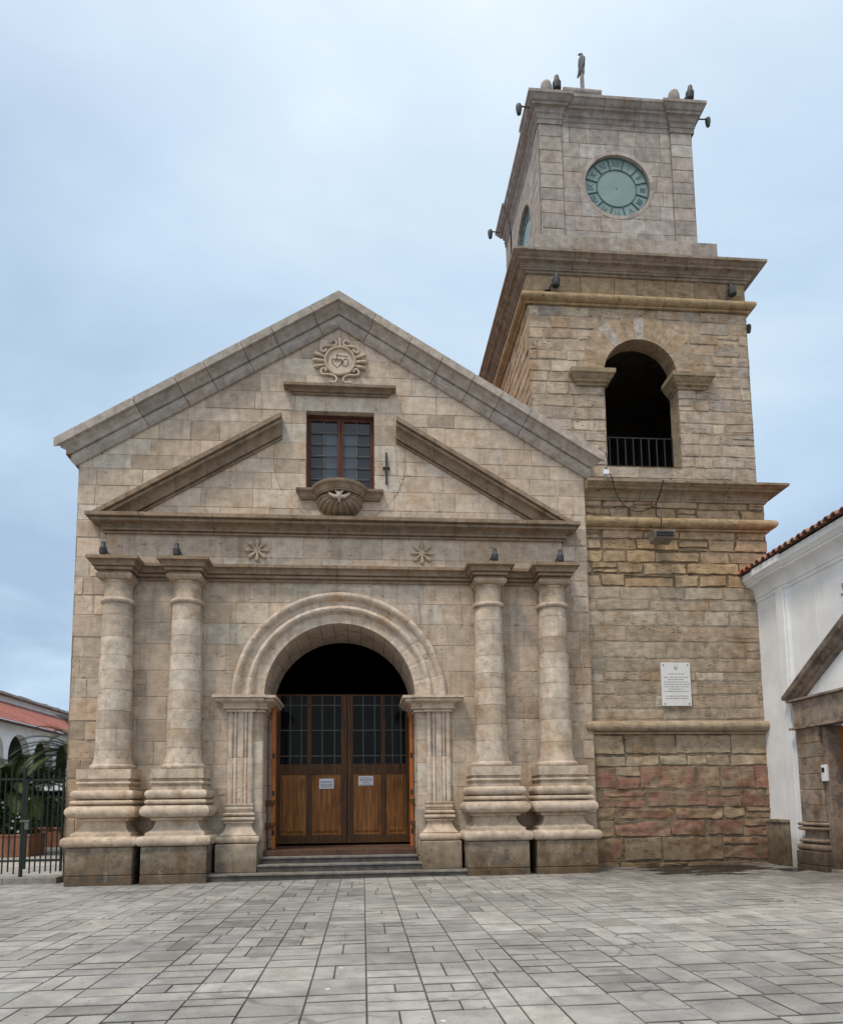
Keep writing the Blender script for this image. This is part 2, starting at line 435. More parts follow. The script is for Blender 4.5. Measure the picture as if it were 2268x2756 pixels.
M['chamber'] = plain_mat('shade_toned_chamber_stone', (0.10, 0.085, 0.07), 0.95, 0.4, nscale=3, bump=0.6, spec=0.1)  # shade inside the bell chamber is put into the stone's dark colour
M['white'] = None
def glass_mat(name, tint, rough=0.06, spec=0.5):
    t = NT(name); n = t.noise(3.5, 3)
    t.b.inputs['IOR'].default_value = 1.5
    return t.done(tint, rough, t.bump(n, 0.06, 0.02), spec=spec)
M['glass'] = glass_mat('dark_window_glass', (0.012, 0.014, 0.018))
M['curtainglass'] = glass_mat('pane_before_curtain', (0.055, 0.072, 0.092), 0.12, 0.5)
M['windowglass'] = glass_mat('window_pane_glass', (0.018, 0.022, 0.028), 0.10, 0.5)
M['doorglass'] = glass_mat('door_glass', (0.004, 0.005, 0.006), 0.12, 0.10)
M['dial'] = plain_mat('teal_clock_glass', srgb(120, 140, 138), 0.35, 0.10, nscale=2.5, bump=0.03, spec=0.5)
M['dialdark'] = plain_mat('teal_clock_tracery', srgb(72, 100, 100), 0.5, 0.15)
M['numeral'] = plain_mat('clock_numeral_paint', srgb(98, 121, 124), 0.5, 0.1)
M['paper'] = plain_mat('white_paper', (0.72, 0.73, 0.78), 0.8, 0.03)
M['ink'] = plain_mat('blue_ink', srgb(40, 44, 92), 0.8, 0.05)
M['greyink'] = plain_mat('engraved_lettering', srgb(128, 128, 130), 0.8, 0.05)
M['marble'] = plain_mat('white_plaque_marble', (0.66, 0.66, 0.66), 0.35, 0.05, nscale=3, bump=0.02)
def white_plaster():
    t = NT('white_plaster'); z = t.sep()[2]
    n, f = t.noise(1.2, 7, 0.6), t.noise(14, 6)
    st = t.noise(1.0, 6, 0.6, t.map((5, 5, 0.4)))
    c = t.mix(t.math('MULTIPLY', t.rng(st, 0.55, 0.75), 0.30), (0.80, 0.815, 0.825), (0.58, 0.565, 0.53))
    c = t.scale(c, t.rng(n, 0.3, 0.7, 0.90, 1.06))
    d = t.rng(t.math('ADD', t.math('MULTIPLY', z, -1.0), t.math('MULTIPLY', n, 1.6)), -0.2, 0.6)
    c = t.mix(t.math('MULTIPLY', d, 0.75), c, (0.20, 0.18, 0.13))
    return t.done(c, 0.85, t.bump(t.math('ADD', f, n), 0.25, 0.015), spec=0.2)
M['white'] = white_plaster()
M['tile'] = stone_mat('clay_roof_tile', pit=0.1, stain=0.7, streak=0.2, bump=0.3, lime=0.2)
M['gallery'] = plain_mat('gallery_shade_colour', (0.05, 0.047, 0.045), 0.9, 0.2)  # dark colour carries the shade behind the arcade arches
M['concrete'] = stone_mat('step_concrete', pit=0.3, stain=0.4, streak=0.2, bump=0.4, lime=0.1)

def plaza_mat():
    t = NT('plaza_paving'); c = t.attr()
    x, y, z = t.sep()
    big, mid, fine = t.noise(0.35, 6), t.noise(3.2, 8, 0.65), t.noise(70, 4, 0.6)
    c = t.scale(c, t.rng(t.math('ADD', t.math('MULTIPLY', mid, 0.7), t.math('MULTIPLY', fine, 0.45)), 0.38, 0.80, 0.72, 1.22))
    c = t.scale(c, t.rng(big, 0.35, 0.65, 0.82, 1.14))
    # trodden grime patches
    p = t.rng(t.noise(1.1, 9, 0.72, t.map((1, 0.7, 1), loc=(3, 5, 0))), 0.52, 0.70)
    c = t.mix(t.math('MULTIPLY', p, 0.55), c, (0.12, 0.112, 0.10))
    p2 = t.rng(t.noise(6.0, 8, 0.75, t.map((1, 1, 1), loc=(1, 8, 0))), 0.58, 0.70)
    c = t.mix(t.math('MULTIPLY', p2, 0.6), c, (0.11, 0.104, 0.095))
    v3 = t.voro(5.5, t.map((1, 1, 1), loc=(2.2, 4.1, 0)))
    c = t.mix(t.math('MULTIPLY', t.rng(v3, 0.085, 0.05), 0.5), c, (0.09, 0.085, 0.08))
    # scribbled scuff lines
    sq = t.math('ABSOLUTE', t.math('SUBTRACT', t.noise(0.9, 2, 0.4, dist=1.2), 0.5))
    sm = t.math('MULTIPLY', t.rng(sq, 0.016, 0.005), t.rng(t.noise(0.55, 3, 0.5, t.map((1, 1, 1), loc=(7, 1, 0))), 0.50, 0.60))
    c = t.mix(t.math('MULTIPLY', sm, 0.55), c, (0.10, 0.095, 0.09))
    # chewing gum and droppings
    v = t.voro(2.2); v2 = t.voro(1.3, t.map((1, 1, 1), loc=(5.3, 2.1, 0)))
    c = t.mix(t.math('MULTIPLY', t.rng(v, 0.045, 0.025), 0.7), c, (0.07, 0.068, 0.066))
    c = t.mix(t.math('MULTIPLY', t.rng(v2, 0.032, 0.020), 0.7), c, (0.72, 0.72, 0.70))
    # wet run-off by the tower foot
    dx = t.math('DIVIDE', t.math('SUBTRACT', x, 8.3), 2.9); dy = t.math('DIVIDE', t.math('SUBTRACT', y, -0.7), 1.9)
    rr = t.math('ADD', t.math('MULTIPLY', dx, dx), t.math('MULTIPLY', dy, dy))
    wet = t.rng(t.math('ADD', rr, t.math('MULTIPLY', t.noise(1.1, 6, 0.65, t.map((0.8, 1.5, 1))), 4.0)), 2.55, 2.25)
    damp = t.rng(t.math('ADD', rr, t.math('MULTIPLY', t.noise(0.9, 6, 0.6), 5.0)), 6.5, 2.6)
    c = t.mix(t.math('MULTIPLY', damp, 0.5), c, t.mix(1.0, c, (0.50, 0.47, 0.43), 'MULTIPLY'))
    c = t.mix(wet, c, (0.025, 0.023, 0.02))
    rough = t.math('SUBTRACT', t.rng(mid, 0.3, 0.7, 0.62, 0.88), t.math('MULTIPLY', wet, 0.4))
    return t.done(c, rough, t.bump(t.math('ADD', t.math('MULTIPLY', mid, 0.5), fine), 0.25, 0.008), spec=0.35)
M['plaza'] = plaza_mat()

# stone colours (albedo)
LIME = (0.545, 0.452, 0.366)
LIME_W = (0.49, 0.39, 0.293)
BROWN = (0.275, 0.205, 0.145)
WARM = (0.395, 0.295, 0.205)
CLOCK = (0.37, 0.328, 0.295)
COPE = (0.40, 0.352, 0.308)
MORT = (0.49, 0.41, 0.335)

def gz(x, y=0.0): return 0.0055 * (x + 5.2)     # the plaza rises a little to the right

# ------------------------------------------------------------------ ground
m = MB()
m.quad((-400, -400, gz(-400) * 0 - 0.03), (400, -400, -0.03), (400, 400, -0.03), (-400, 400, -0.03), (0.2, 0.195, 0.185))
# finer sloping bed under the slabs, dark joints
for i in range(30):
    a, b = -15 + i, -14 + i
    m.quad((a, -19, gz(a) - 0.012), (b, -19, gz(b) - 0.012), (b, 0.4, gz(b) - 0.012), (a, 0.4, gz(a) - 0.012), (0.07, 0.064, 0.058))
tag(m.build('ground', M['plaza']), kind='structure')
m = MB(); SW = 0.492
def slab(x0, x1, y0, y1):
    g = 0.006; x0 += g; x1 -= g; y0 += 0.011; y1 -= 0.011
    if x1 > 10.9 and y0 > -0.1: pass
    z = random.uniform(-0.002, 0.002); tx, ty = random.uniform(-.002, .002), random.uniform(-.002, .002)
    base = random.choice([(0.285, 0.281, 0.268), (0.298, 0.293, 0.279), (0.272, 0.268, 0.256), (0.288, 0.282, 0.266), (0.250, 0.247, 0.238)])
    c = jit(base, 0.08, 0.012); c = mixc(c, (0.16, 0.155, 0.145), 0.6) if random.random() < 0.06 else c; d = mixc(c, (0.03, 0.028, 0.026), 0.45)
    bx_, by_ = 0.005, 0.022
    P = lambda x, y, dz: (x, y, gz(x) + z + dz + (tx if x > (x0 + x1) / 2 else -tx) + (ty if y > (y0 + y1) / 2 else -ty))
    vs = [P(x0 + bx_, y0 + by_, 0), P(x1 - bx_, y0 + by_, 0), P(x1 - bx_, y1 - by_, 0), P(x0 + bx_, y1 - by_, 0),
          P(x0, y0, -.004), P(x1, y0, -.004), P(x1, y1, -.004), P(x0, y1, -.004), P(x0, y0, -.02), P(x1, y0, -.02), P(x1, y1, -.02), P(x0, y1, -.02)]
    fs = [(0, 1, 2, 3), (4, 5, 1, 0), (5, 6, 2, 1), (6, 7, 3, 2), (7, 4, 0, 3), (8, 9, 5, 4), (9, 10, 6, 5), (10, 11, 7, 6), (11, 8, 4, 7)]
    m.add(vs, fs, [c] * 4 + [d] * 8)
for i in range(-29, 30):
    x0 = -0.13 + i * SW; x1 = x0 + SW
    y = -18.2 + random.choice([0, 0, 0.27])
    top = 0.35
    while y < top:
        h = random.choice([0.555, 0.555, 0.545, 0.565])
        y1 = min(y + h, top)
        q = random.random()
        if q < 0.38 or y1 - y < 0.3: slab(x0, x1, y, y1)
        elif q < 0.66:
            t = y + h * random.choice([0.5, 0.5, 0.38, 0.62]); slab(x0, x1, y, t); slab(x0, x1, t, y1)
        elif q < 0.86:
            t = x0 + SW * random.choice([0.5, 0.5, 0.4]); slab(x0, t, y, y1); slab(t, x1, y, y1)
        else:
            t = y + h * 0.5; t2 = x0 + SW * 0.5
            slab(x0, t2, y, t); slab(t2, x1, y, t); slab(x0, x1, t, y1)
        y = y1
tag(m.build('plaza', M['plaza']), kind='structure')
m = MB(); m.box(-60, -6.0, 0.12, 70, -0.2, 0.10, (0.34, 0.33, 0.31)); tag(m.build('courtyard', M['plaza']), kind='structure')

# ------------------------------------------------------------------ church
church = thing('stone_church', 'pale stone church front with gabled pediment, arched doorway and paired columns', 'church', (-0.2, 0, 0))
XL, XR, XC = -6.26, 5.83, -0.21
GA, GS = 14.0, 0.612
def gable(x): return GA - GS * abs(x - XC)
def lime_col(u, v):
    base = mixc(LIME, LIME_W, random.random() * 0.7)
    q = random.random()
    if q < 0.12: base = mixc(base, (0.53, 0.475, 0.40), 0.7)
    elif q < 0.26: base = mixc(base, (0.33, 0.27, 0.21), 0.6)
    return jit(base, 0.09, 0.025)
def edge_col(u, v):
    t = max(0, min(1, (6.5 - v) / 4.5))
    return jit(mixc(LIME, (0.30, 0.215, 0.135), 0.8 * t), 0.16, 0.05)
m = MB()
def keep_gable(u, v): return v < gable(u) - 0.30
blocks(m, (0, 0, 0), (1, 0, 0), (0, 0, 1), (0, -1, 0), XL, XR, rows_between(7.86, 13.9, 0.44, (9.12, 11.13), var=0.2), 0.86, lime_col, MORT,
       holes=[(-1.0, 0.63, 9.12, 11.13)], keep=keep_gable, jw=0.006, er=0.009, dj=0.006, rough=0.004, es=0.28, lv=0.5)
blocks(m, (0, 0, 0), (1, 0, 0), (0, 0, 1), (0, -1, 0), XL, -5.54, rows_between(0.0, 7.86, 0.47), 0.6, edge_col, mixc(MORT, WARM, 0.5), jw=0.014, dj=0.009, er=0.012, ej=0.02, rough=0.012)
blocks(m, (0, 0, 0), (1, 0, 0), (0, 0, 1), (0, -1, 0), 5.18, XR, rows_between(0.0, 7.86, 0.44), 0.5, lambda u, v: jit(mixc(LIME, WARM, random.random() * 0.9 * (1 if v < 6.5 else 0.4)), 0.14, 0.04), mixc(MORT, WARM, 0.3), jw=0.014, dj=0.008, er=0.012, ej=0.02, rough=0.012)
ACX, ACZ, AR = -0.18, 4.10, 1.74
def keep_door(u, v): return not (v > ACZ and (u - ACX) ** 2 + (v - ACZ) ** 2 < (AR + 0.22) ** 2)
blocks(m, (0, -0.10, 0), (1, 0, 0), (0, 0, 1), (0, -1, 0), -5.54, 5.18, rows_between(0.0, 7.95, 0.52, (ACZ, 6.9), var=0.18), 1.0,
       lambda u, v: jit(mixc(lime_col(u, v), (0.385, 0.31, 0.24), 0.45 if abs(u + 0.18) > 2.6 else 0.15), 0.05), MORT, holes=[(-1.92, 1.56, 0, ACZ)], keep=keep_door, jw=0.005, er=0.008, dj=0.005, rough=0.004, es=0.22, lv=0.5)
for x in (-5.54, 5.18): m.quad((x, -0.10, 0), (x, 0.02, 0), (x, 0.02, 7.95), (x, -0.10, 7.95), LIME)
# corner returns down the sides
for x, n, uu in ((XL, (-1, 0, 0), (0, 1, 0)), (XR, (1, 0, 0), (0, 1, 0))):
    blocks(m, (x, 0, 0), uu, (0, 0, 1), n, 0.0, 0.9, rows_between(0.0, 9.9, 0.46), 0.6, edge_col, mixc(MORT, WARM, 0.4), jw=0.012, dj=0.005, rough=0.008)
# curved joints of the big round of stones about the window
for a0, a1 in ((R(-58), R(30)), (R(150), R(238))):
    pts = [(-0.19 + 1.58 * math.cos(a0 + (a1 - a0) * i / 20), -0.001, 9.88 + 1.58 * math.sin(a0 + (a1 - a0) * i / 20)) for i in range(21)]
    m.tube(pts, 0.006, 5, (0.24, 0.20, 0.155))
m.build('front_wall', M['ashlar'], church)
# body of the church behind the front
for nm, x0, x1 in (('side_wall', XL + 0.01, XL + 0.5), ('side_wall', XR - 0.5, XR - 0.01)):
    m = MB(); m.box(x0, x1, 0.9, 26, 0, 9.7, (0.34, 0.28, 0.21)); m.build(nm, M['ashlar'], church)
m = MB()
for sgn, xe in ((-1, XL - 0.3), (1, XR - 0.02)):
    z0 = gable(xe) - 0.12; zr = GA - 0.12
    m.add([(xe, 0.0, z0), (XC, 0.0, zr), (XC, 26, zr), (xe, 26, z0), (xe, 0.0, z0 - 0.15), (XC, 0.0, zr - 0.15), (XC, 26, zr - 0.15), (xe, 26, z0 - 0.15)],
          [(0, 1, 2, 3), (4, 7, 6, 5), (0, 3, 7, 4), (0, 4, 5, 1), (3, 2, 6, 7)], (0.30, 0.16, 0.11))
m.build('roof', M['tile'], church)
m = MB(); m.add([(XL + .5, 26, 0), (XR - .5, 26, 0), (XR - .5, 26, 9.8), (XC, 26, GA - .3), (XL + .5, 26, 9.8)], [(0, 1, 2, 3, 4)], LIME); m.build('rear_wall', M['ashlar'], church)

# raking cornice of the gable, in separate lengths of stone
RP = [(0.0, -0.70), (0.06, -0.70), (0.12, -0.61), (0.13, -0.59), (0.13, -0.45), (0.10, -0.445), (0.10, -0.42), (0.17, -0.41), (0.18, -0.37), (0.22, -0.31), (0.30, -0.25), (0.31, -0.21), (0.41, -0.205), (0.42, -0.04), (0.42, 0.0), (0.0, 0.03), (-0.3, 0.03)]
m = MB()
for sgn in (-1, 1):
    x_end = XL if sgn < 0 else XR
    dist = abs(x_end - XC); t = 0.0; first = True
    while t < dist - 0.01:
        L = random.uniform(0.62, 1.0); t2 = min(dist, t + L)
        if dist - t2 < 0.45: t2 = dist
        c = jit(COPE, 0.09, 0.02); st = []
        g = 0.006
        for (tt, gr) in ((t + (0 if first else g), 0), (t + (0 if first else 0.02), 0), (t2 - (0.02 if t2 < dist else 0), 0), (t2 - (g if t2 < dist else 0), 0)):
            st.append(tt)
        vs, cs = [], []
        for tt in st:
            for (o, dz) in RP:
                extra = max(0, o) if tt >= dist - 1e-6 else 0
                if 1e-6 < tt < dist - 1e-6: extra += min(dz, 0) * GS / (1 + GS * GS) * min(1, tt / 0.3)
                x = XC + sgn * (tt + extra)
                vs.append((x, -o, GA - GS * (tt + extra) + dz)); cs.append(c)
        k = len(RP); fs = []
        for i in range(3):
            for a in range(k - 1): fs.append((i * k + a, (i + 1) * k + a, (i + 1) * k + a + 1, i * k + a + 1))
        fs.append(tuple(range(k))); fs.append(tuple(3 * k + a for a in range(k)))
        m.add(vs, fs, cs); t = t2; first = False
for sgn in (-1, 1):   # dark bed that shows in the joints
    x0, x1 = XC, (XL if sgn < 0 else XR)
    vs = []
    for x in (x0, x1):
        for (o, dz) in ((0.0, -0.68), (0.08, -0.60), (0.10, -0.38), (0.26, -0.20), (0.39, -0.03), (0.0, 0.0)): vs.append((x, -o, gable(x) + dz))
    m.add(vs, [(a, a + 6, (a + 1) % 6 + 6, (a + 1) % 6) for a in range(6)], (0.10, 0.09, 0.08))
m.build('gable_cornice', M['coping'], church, smooth=35)

# main cornice
def cyma(o0, z0, o1, z1, n=6): return [(o0 + (o1 - o0) * (i / n), z0 + (z1 - z0) * (0.5 - 0.5 * math.cos(math.pi * i / n))) for i in range(n + 1)]
def cove(o0, z0, o1, z1, n=5): return [(o0 + (o1 - o0) * (1 - math.cos(math.pi / 2 * i / n)), z0 + (z1 - z0) * math.sin(math.pi / 2 * i / n)) for i in range(n + 1)]
PC = [(0, 7.91), (0.05, 7.91), (0.05, 7.948), (0.02, 7.953), (0.02, 7.972), (0.10, 7.977), (0.10, 8.02), (0.07, 8.024)] + cove(0.07, 8.035, 0.19, 8.12, 4) + [(0.19, 8.13), (0.275, 8.135), (0.285, 8.19), (0.25, 8.195), (0.25, 8.212), (0.37, 8.217), (0.37, 8.30), (0.0, 8.315)]
m = MB(); m.sweep([(-5.54, 0.0), (-5.54, -0.12), (5.18, -0.12), (5.18, 0.0)], PC, BROWN, cut=1.35, tint=0.06)
m.box(-5.53, 5.17, -0.118, -0.002, 7.93, 8.305, BROWN)
m.build('cornice', M['trim'], church, smooth=35)

# broken pediment arms
def pediment_arm(sgn, tipx, topx):
    PB = [(0, -0.50), (0.05, -0.50), (0.05, -0.455), (0.02, -0.45), (0.02, -0.43), (0.11, -0.425), (0.11, -0.38)] + [(0.10 + 0.10 * (1 - math.cos(math.pi / 2 * i / 4)), -0.375 + 0.15 * math.sin(math.pi / 2 * i / 4)) for i in range(0, 5)] + [(0.20, -0.215), (0.29, -0.21), (0.295, -0.14), (0.26, -0.135), (0.26, -0.115), (0.36, -0.11), (0.36, 0.0), (0, 0.03)]
    ztip, ztop = 8.33, 10.88
    m = MB(); k = len(PB); st = []
    n = 5
    cuts = [0] + [(i + random.uniform(-.15, .15)) / n for i in range(1, n)] + [1]
    vs, fs, cs = [], [], []
    c = jit(BROWN, 0.06); ring = []
    for i, t in enumerate(cuts):
        if 0 < i < n:
            ring += [(t - 0.0018, 0, c), (t, 0.012, mixc(c, (0.05, 0.04, 0.03), 0.6))]; c = jit(BROWN, 0.08); ring.append((t + 0.0018, 0, c))
        else: ring.append((t, 0, c))
    for (t, ins, cc) in ring:
        x = tipx + (topx - tipx) * t; z = ztip + (ztop - ztip) * t
        for (o, dz) in PB:
            vs.append((x, -max(0.0, o - ins if o > 0.02 else o) , z + dz)); cs.append(cc)
    for i in range(len(ring) - 1):
        for a in range(k - 1): fs.append((i * k + a, (i + 1) * k + a, (i + 1) * k + a + 1, i * k + a + 1))
    fs.append(tuple(range(k))); fs.append(tuple((len(ring) - 1) * k + a for a in range(k)))
    m.add(vs, fs, cs)
    o = m.build('pediment_arm', M['trim'], church, smooth=35)
    bm = bmesh.new(); bm.from_mesh(o.data)
    bmesh.ops.bisect_plane(bm, geom=bm.verts[:] + bm.edges[:] + bm.faces[:], plane_co=(0, 0, 8.29), plane_no=(0, 0, -1), clear_outer=True)
    bm.to_mesh(o.data); bm.free()
pediment_arm(-1, -5.84, -1.57); pediment_arm(1, 5.44, 1.17)

# entablature with a break forward over each column
CX = (-5.15, -3.63, 3.29, 4.82); CY = -0.32
RH, RF = 0.295, -0.615
path = [(CX[0] - RH, 0.0)]
for i, cx in enumerate(CX):
    if i: path.append((cx - RH, -0.12))
    path += [(cx - RH, RF), (cx + RH, RF)]
    path.append((cx + RH, -0.12) if i < 3 else (cx + RH, 0.0))
PE = [(0, 6.80), (0.05, 6.80), (0.05, 6.845), (0.025, 6.85), (0.025, 6.868), (0.115, 6.873), (0.115, 6.925), (0.085, 6.93), (0.085, 6.946), (0.165, 6.951), (0.165, 6.995)] + cove(0.165, 7.0, 0.215, 7.06, 3) + [(0.215, 7.07), (0.26, 7.075), (0.26, 7.145), (0, 7.155)]
m = MB(); m.sweep(path, PE, BROWN, cut=1.5, tint=0.06)
for cx in CX: m.box(cx - RH + 0.002, cx + RH - 0.002, RF + 0.002, -0.101, 6.802, 7.15, BROWN)
m.box(CX[0] + RH, CX[3] - RH, -0.118, -0.101, 6.803, 7.148, BROWN)
m.build('entablature', M['trim'], church, smooth=35)

# columns: shaft with plinth, base and capital as its pieces
def upath(h, cx=0.0, yb=-0.10): return [(cx - h, yb), (cx - h, CY - h), (cx + h, CY - h), (cx + h, yb)]
def make_column(cx):
    # shaft: drums with fine joints
    prof = []
    z = 2.43
    prof += [(0.40, 2.43, LIME)] + [(r_, z_, LIME) for (r_, z_) in torus_prof(0.475, 0.42, 2.432, 2.55)]
    def rad(z):
        if z < 2.75: return 0.378 + 0.05 * ((2.75 - z) / 0.2) ** 2 if z > 2.55 else 0.43
        t = (z - 2.75) / (6.15 - 2.75); return 0.378 - 0.062 * t ** 1.2
    zs = 2.56; c = jit(LIME, 0.06)
    while zs < 6.14:
        h = random.uniform(0.30, 0.52); ze = min(6.15, zs + h)
        if 6.15 - ze < 0.15: ze = 6.15
        c = jit(mixc(LIME, random.choice([(0.56, 0.50, 0.415), (0.36, 0.295, 0.22), (0.50, 0.43, 0.34), LIME]), random.uniform(0.2, 0.75)), 0.06, 0.02)
        n = 4
        for i in range(n + 1):
            q = zs + 0.004 + (ze - zs - 0.008) * i / n; prof.append((rad(q), q, c))
        prof.append((rad(ze) - 0.012, ze, mixc(c, (0.06, 0.05, 0.04), 0.6)))
        zs = ze
    prof += [(0.325, 6.155, LIME), (0.34, 6.16, LIME)] + [(r_, z_, LIME) for (r_, z_) in torus_prof(0.378, 0.335, 6.17, 6.26)] + [(0.312, 6.27, LIME_W), (0.305, 6.30, LIME_W), (0.30, 6.62, LIME_W), (0.325, 6.63, LIME_W), (0.33, 6.665, LIME_W)]
    m = MB(); m.lathe(cx, CY, prof, 40, col=LIME, wob=0.006)
    sh = m.build('column', M['trim'], church, smooth=50)
    # square base
    h0 = 0.40
    def hs(l): return [(a - h0, z) for a, z in l]
    PBs = hs([(0.40, 0.792)] + torus_prof(0.765, 0.66, 0.792, 1.005) + [(0.615, 1.01), (0.615, 1.075), (0.585, 1.08)] + [(0.585 - 0.14 * math.sin(math.pi / 2 * i / 5), 1.08 + 0.24 * (i / 5) ** 1.3) for i in range(1, 6)] + [(0.53, 1.335), (0.53, 1.385), (0.50, 1.392)]
             + torus_prof(0.72, 0.54, 1.395, 1.655) + torus_prof(0.645, 0.54, 1.668, 1.775, 5) + torus_prof(0.645, 0.52, 1.788, 1.985) + [(0.53, 2.02), (0.505, 2.085), (0.515, 2.09)] + torus_prof(0.565, 0.52, 2.10, 2.165, 4) + [(0.51, 2.175), (0.51, 2.225), (0.558, 2.23), (0.558, 2.43), (0.40, 2.435)])
    b = MB(); b.sweep(upath(h0, cx), PBs, mixc(LIME, LIME_W, 0.6), tint=0.04)
    b.box(cx - 0.38, cx + 0.38, CY - 0.38, -0.1, 0.8, 2.43, LIME)
    b.build('base', M['trim'], sh, smooth=40)
    p = MB()
    for (z0, z1, hh) in ((-0.15, 0.20, 0.683), (0.204, 0.786, 0.68)):
        p.box(cx - hh, cx + hh, CY - hh, -0.02, z0, z1, jit((0.32, 0.26, 0.195), 0.15))
    bv = p.build('plinth', M['weathered'], sh, bevel=0.02)
    k = MB()
    PA = [(0.30 - 0.30, 6.66), (0.0, 6.665)] + [(-0.0 + 0.085 * math.sin(math.pi / 2 * i / 5), 6.665 + 0.07 * (1 - math.cos(math.pi / 2 * i / 5))) for i in range(1, 6)] + [(0.09, 6.74), (0.085, 6.795), (0.0, 6.797)]
    k.sweep([(cx - 0.295, -0.10), (cx - 0.295, CY - 0.295), (cx + 0.295, CY - 0.295), (cx + 0.295, -0.10)], PA, mixc(BROWN, LIME_W, 0.5), tint=0.03)
    k.box(cx - 0.29, cx + 0.29, CY - 0.29, -0.1, 6.667, 6.795, LIME_W)
    k.build('capital', M['trim'], sh, smooth=40)
for cx in CX: make_column(cx)

# arch ring over the door
yb = -0.10
AP = [(1.74, yb + 0.07), (1.74, yb - 0.02), (1.96, yb - 0.02), (1.97, yb - 0.05), (1.99, yb - 0.055), (2.0, yb - 0.10), (2.03, yb - 0.135), (2.07, yb - 0.15), (2.11, yb - 0.135), (2.14, yb - 0.10), (2.15, yb - 0.06), (2.18, yb - 0.05), (2.27, yb - 0.055), (2.29, yb - 0.09), (2.31, yb - 0.14), (2.35, yb - 0.18), (2.39, yb - 0.185), (2.43, yb - 0.165), (2.455, yb - 0.12), (2.46, yb - 0.06), (2.46, yb + 0.02)]
m = MB(); m.arcsweep(ACX, ACZ, AP, 0.0, math.pi, 15, LIME, seg=5); m.build('archivolt', M['trim'], church, smooth=40)
# passage behind it
m = MB(); YD = 2.0
nv = 17
def vring(a): return (ACX + (AR + 0.012) * math.cos(a), ACZ + (AR + 0.012) * math.sin(a))
for i in range(nv):
    for (ya, ybk) in ((-0.051, 0.62), (0.63, 1.3), (1.31, YD)):
        c = jit(LIME, 0.10, 0.03); A, B = math.pi * i / nv + 0.003, math.pi * (i + 1) / nv - 0.003
        for k in range(3):
            a, b = A + (B - A) * k / 3, A + (B - A) * (k + 1) / 3
            (x1, z1), (x2, z2) = vring(a), vring(b)
            m.quad((x1, ya, z1), (x1, ybk, z1), (x2, ybk, z2), (x2, ya, z2), c)
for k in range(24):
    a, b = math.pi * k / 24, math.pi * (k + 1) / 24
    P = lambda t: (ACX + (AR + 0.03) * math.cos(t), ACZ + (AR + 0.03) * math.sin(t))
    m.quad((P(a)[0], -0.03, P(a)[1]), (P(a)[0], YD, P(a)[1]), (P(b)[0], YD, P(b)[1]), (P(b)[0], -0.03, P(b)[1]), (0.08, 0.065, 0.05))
for x, n in ((-1.92, (1, 0, 0)), (1.56, (-1, 0, 0))):
    blocks(m, (x, 0, 0), (0, 1, 0), (0, 0, 1), n, -0.112, YD, rows_between(0.2, ACZ, 0.6), 0.8, lime_col, MORT, jw=0.008, dj=0.002)
m.build('door_passage', M['ashlar'], church)
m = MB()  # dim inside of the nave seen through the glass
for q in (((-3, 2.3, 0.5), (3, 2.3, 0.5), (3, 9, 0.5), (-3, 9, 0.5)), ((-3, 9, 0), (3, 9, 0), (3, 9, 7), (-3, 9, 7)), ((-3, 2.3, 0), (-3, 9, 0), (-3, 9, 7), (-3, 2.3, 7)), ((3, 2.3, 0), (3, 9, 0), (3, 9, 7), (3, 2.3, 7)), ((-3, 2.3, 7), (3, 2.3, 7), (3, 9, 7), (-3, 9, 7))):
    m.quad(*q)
m.build('nave_interior', M['void'], church)

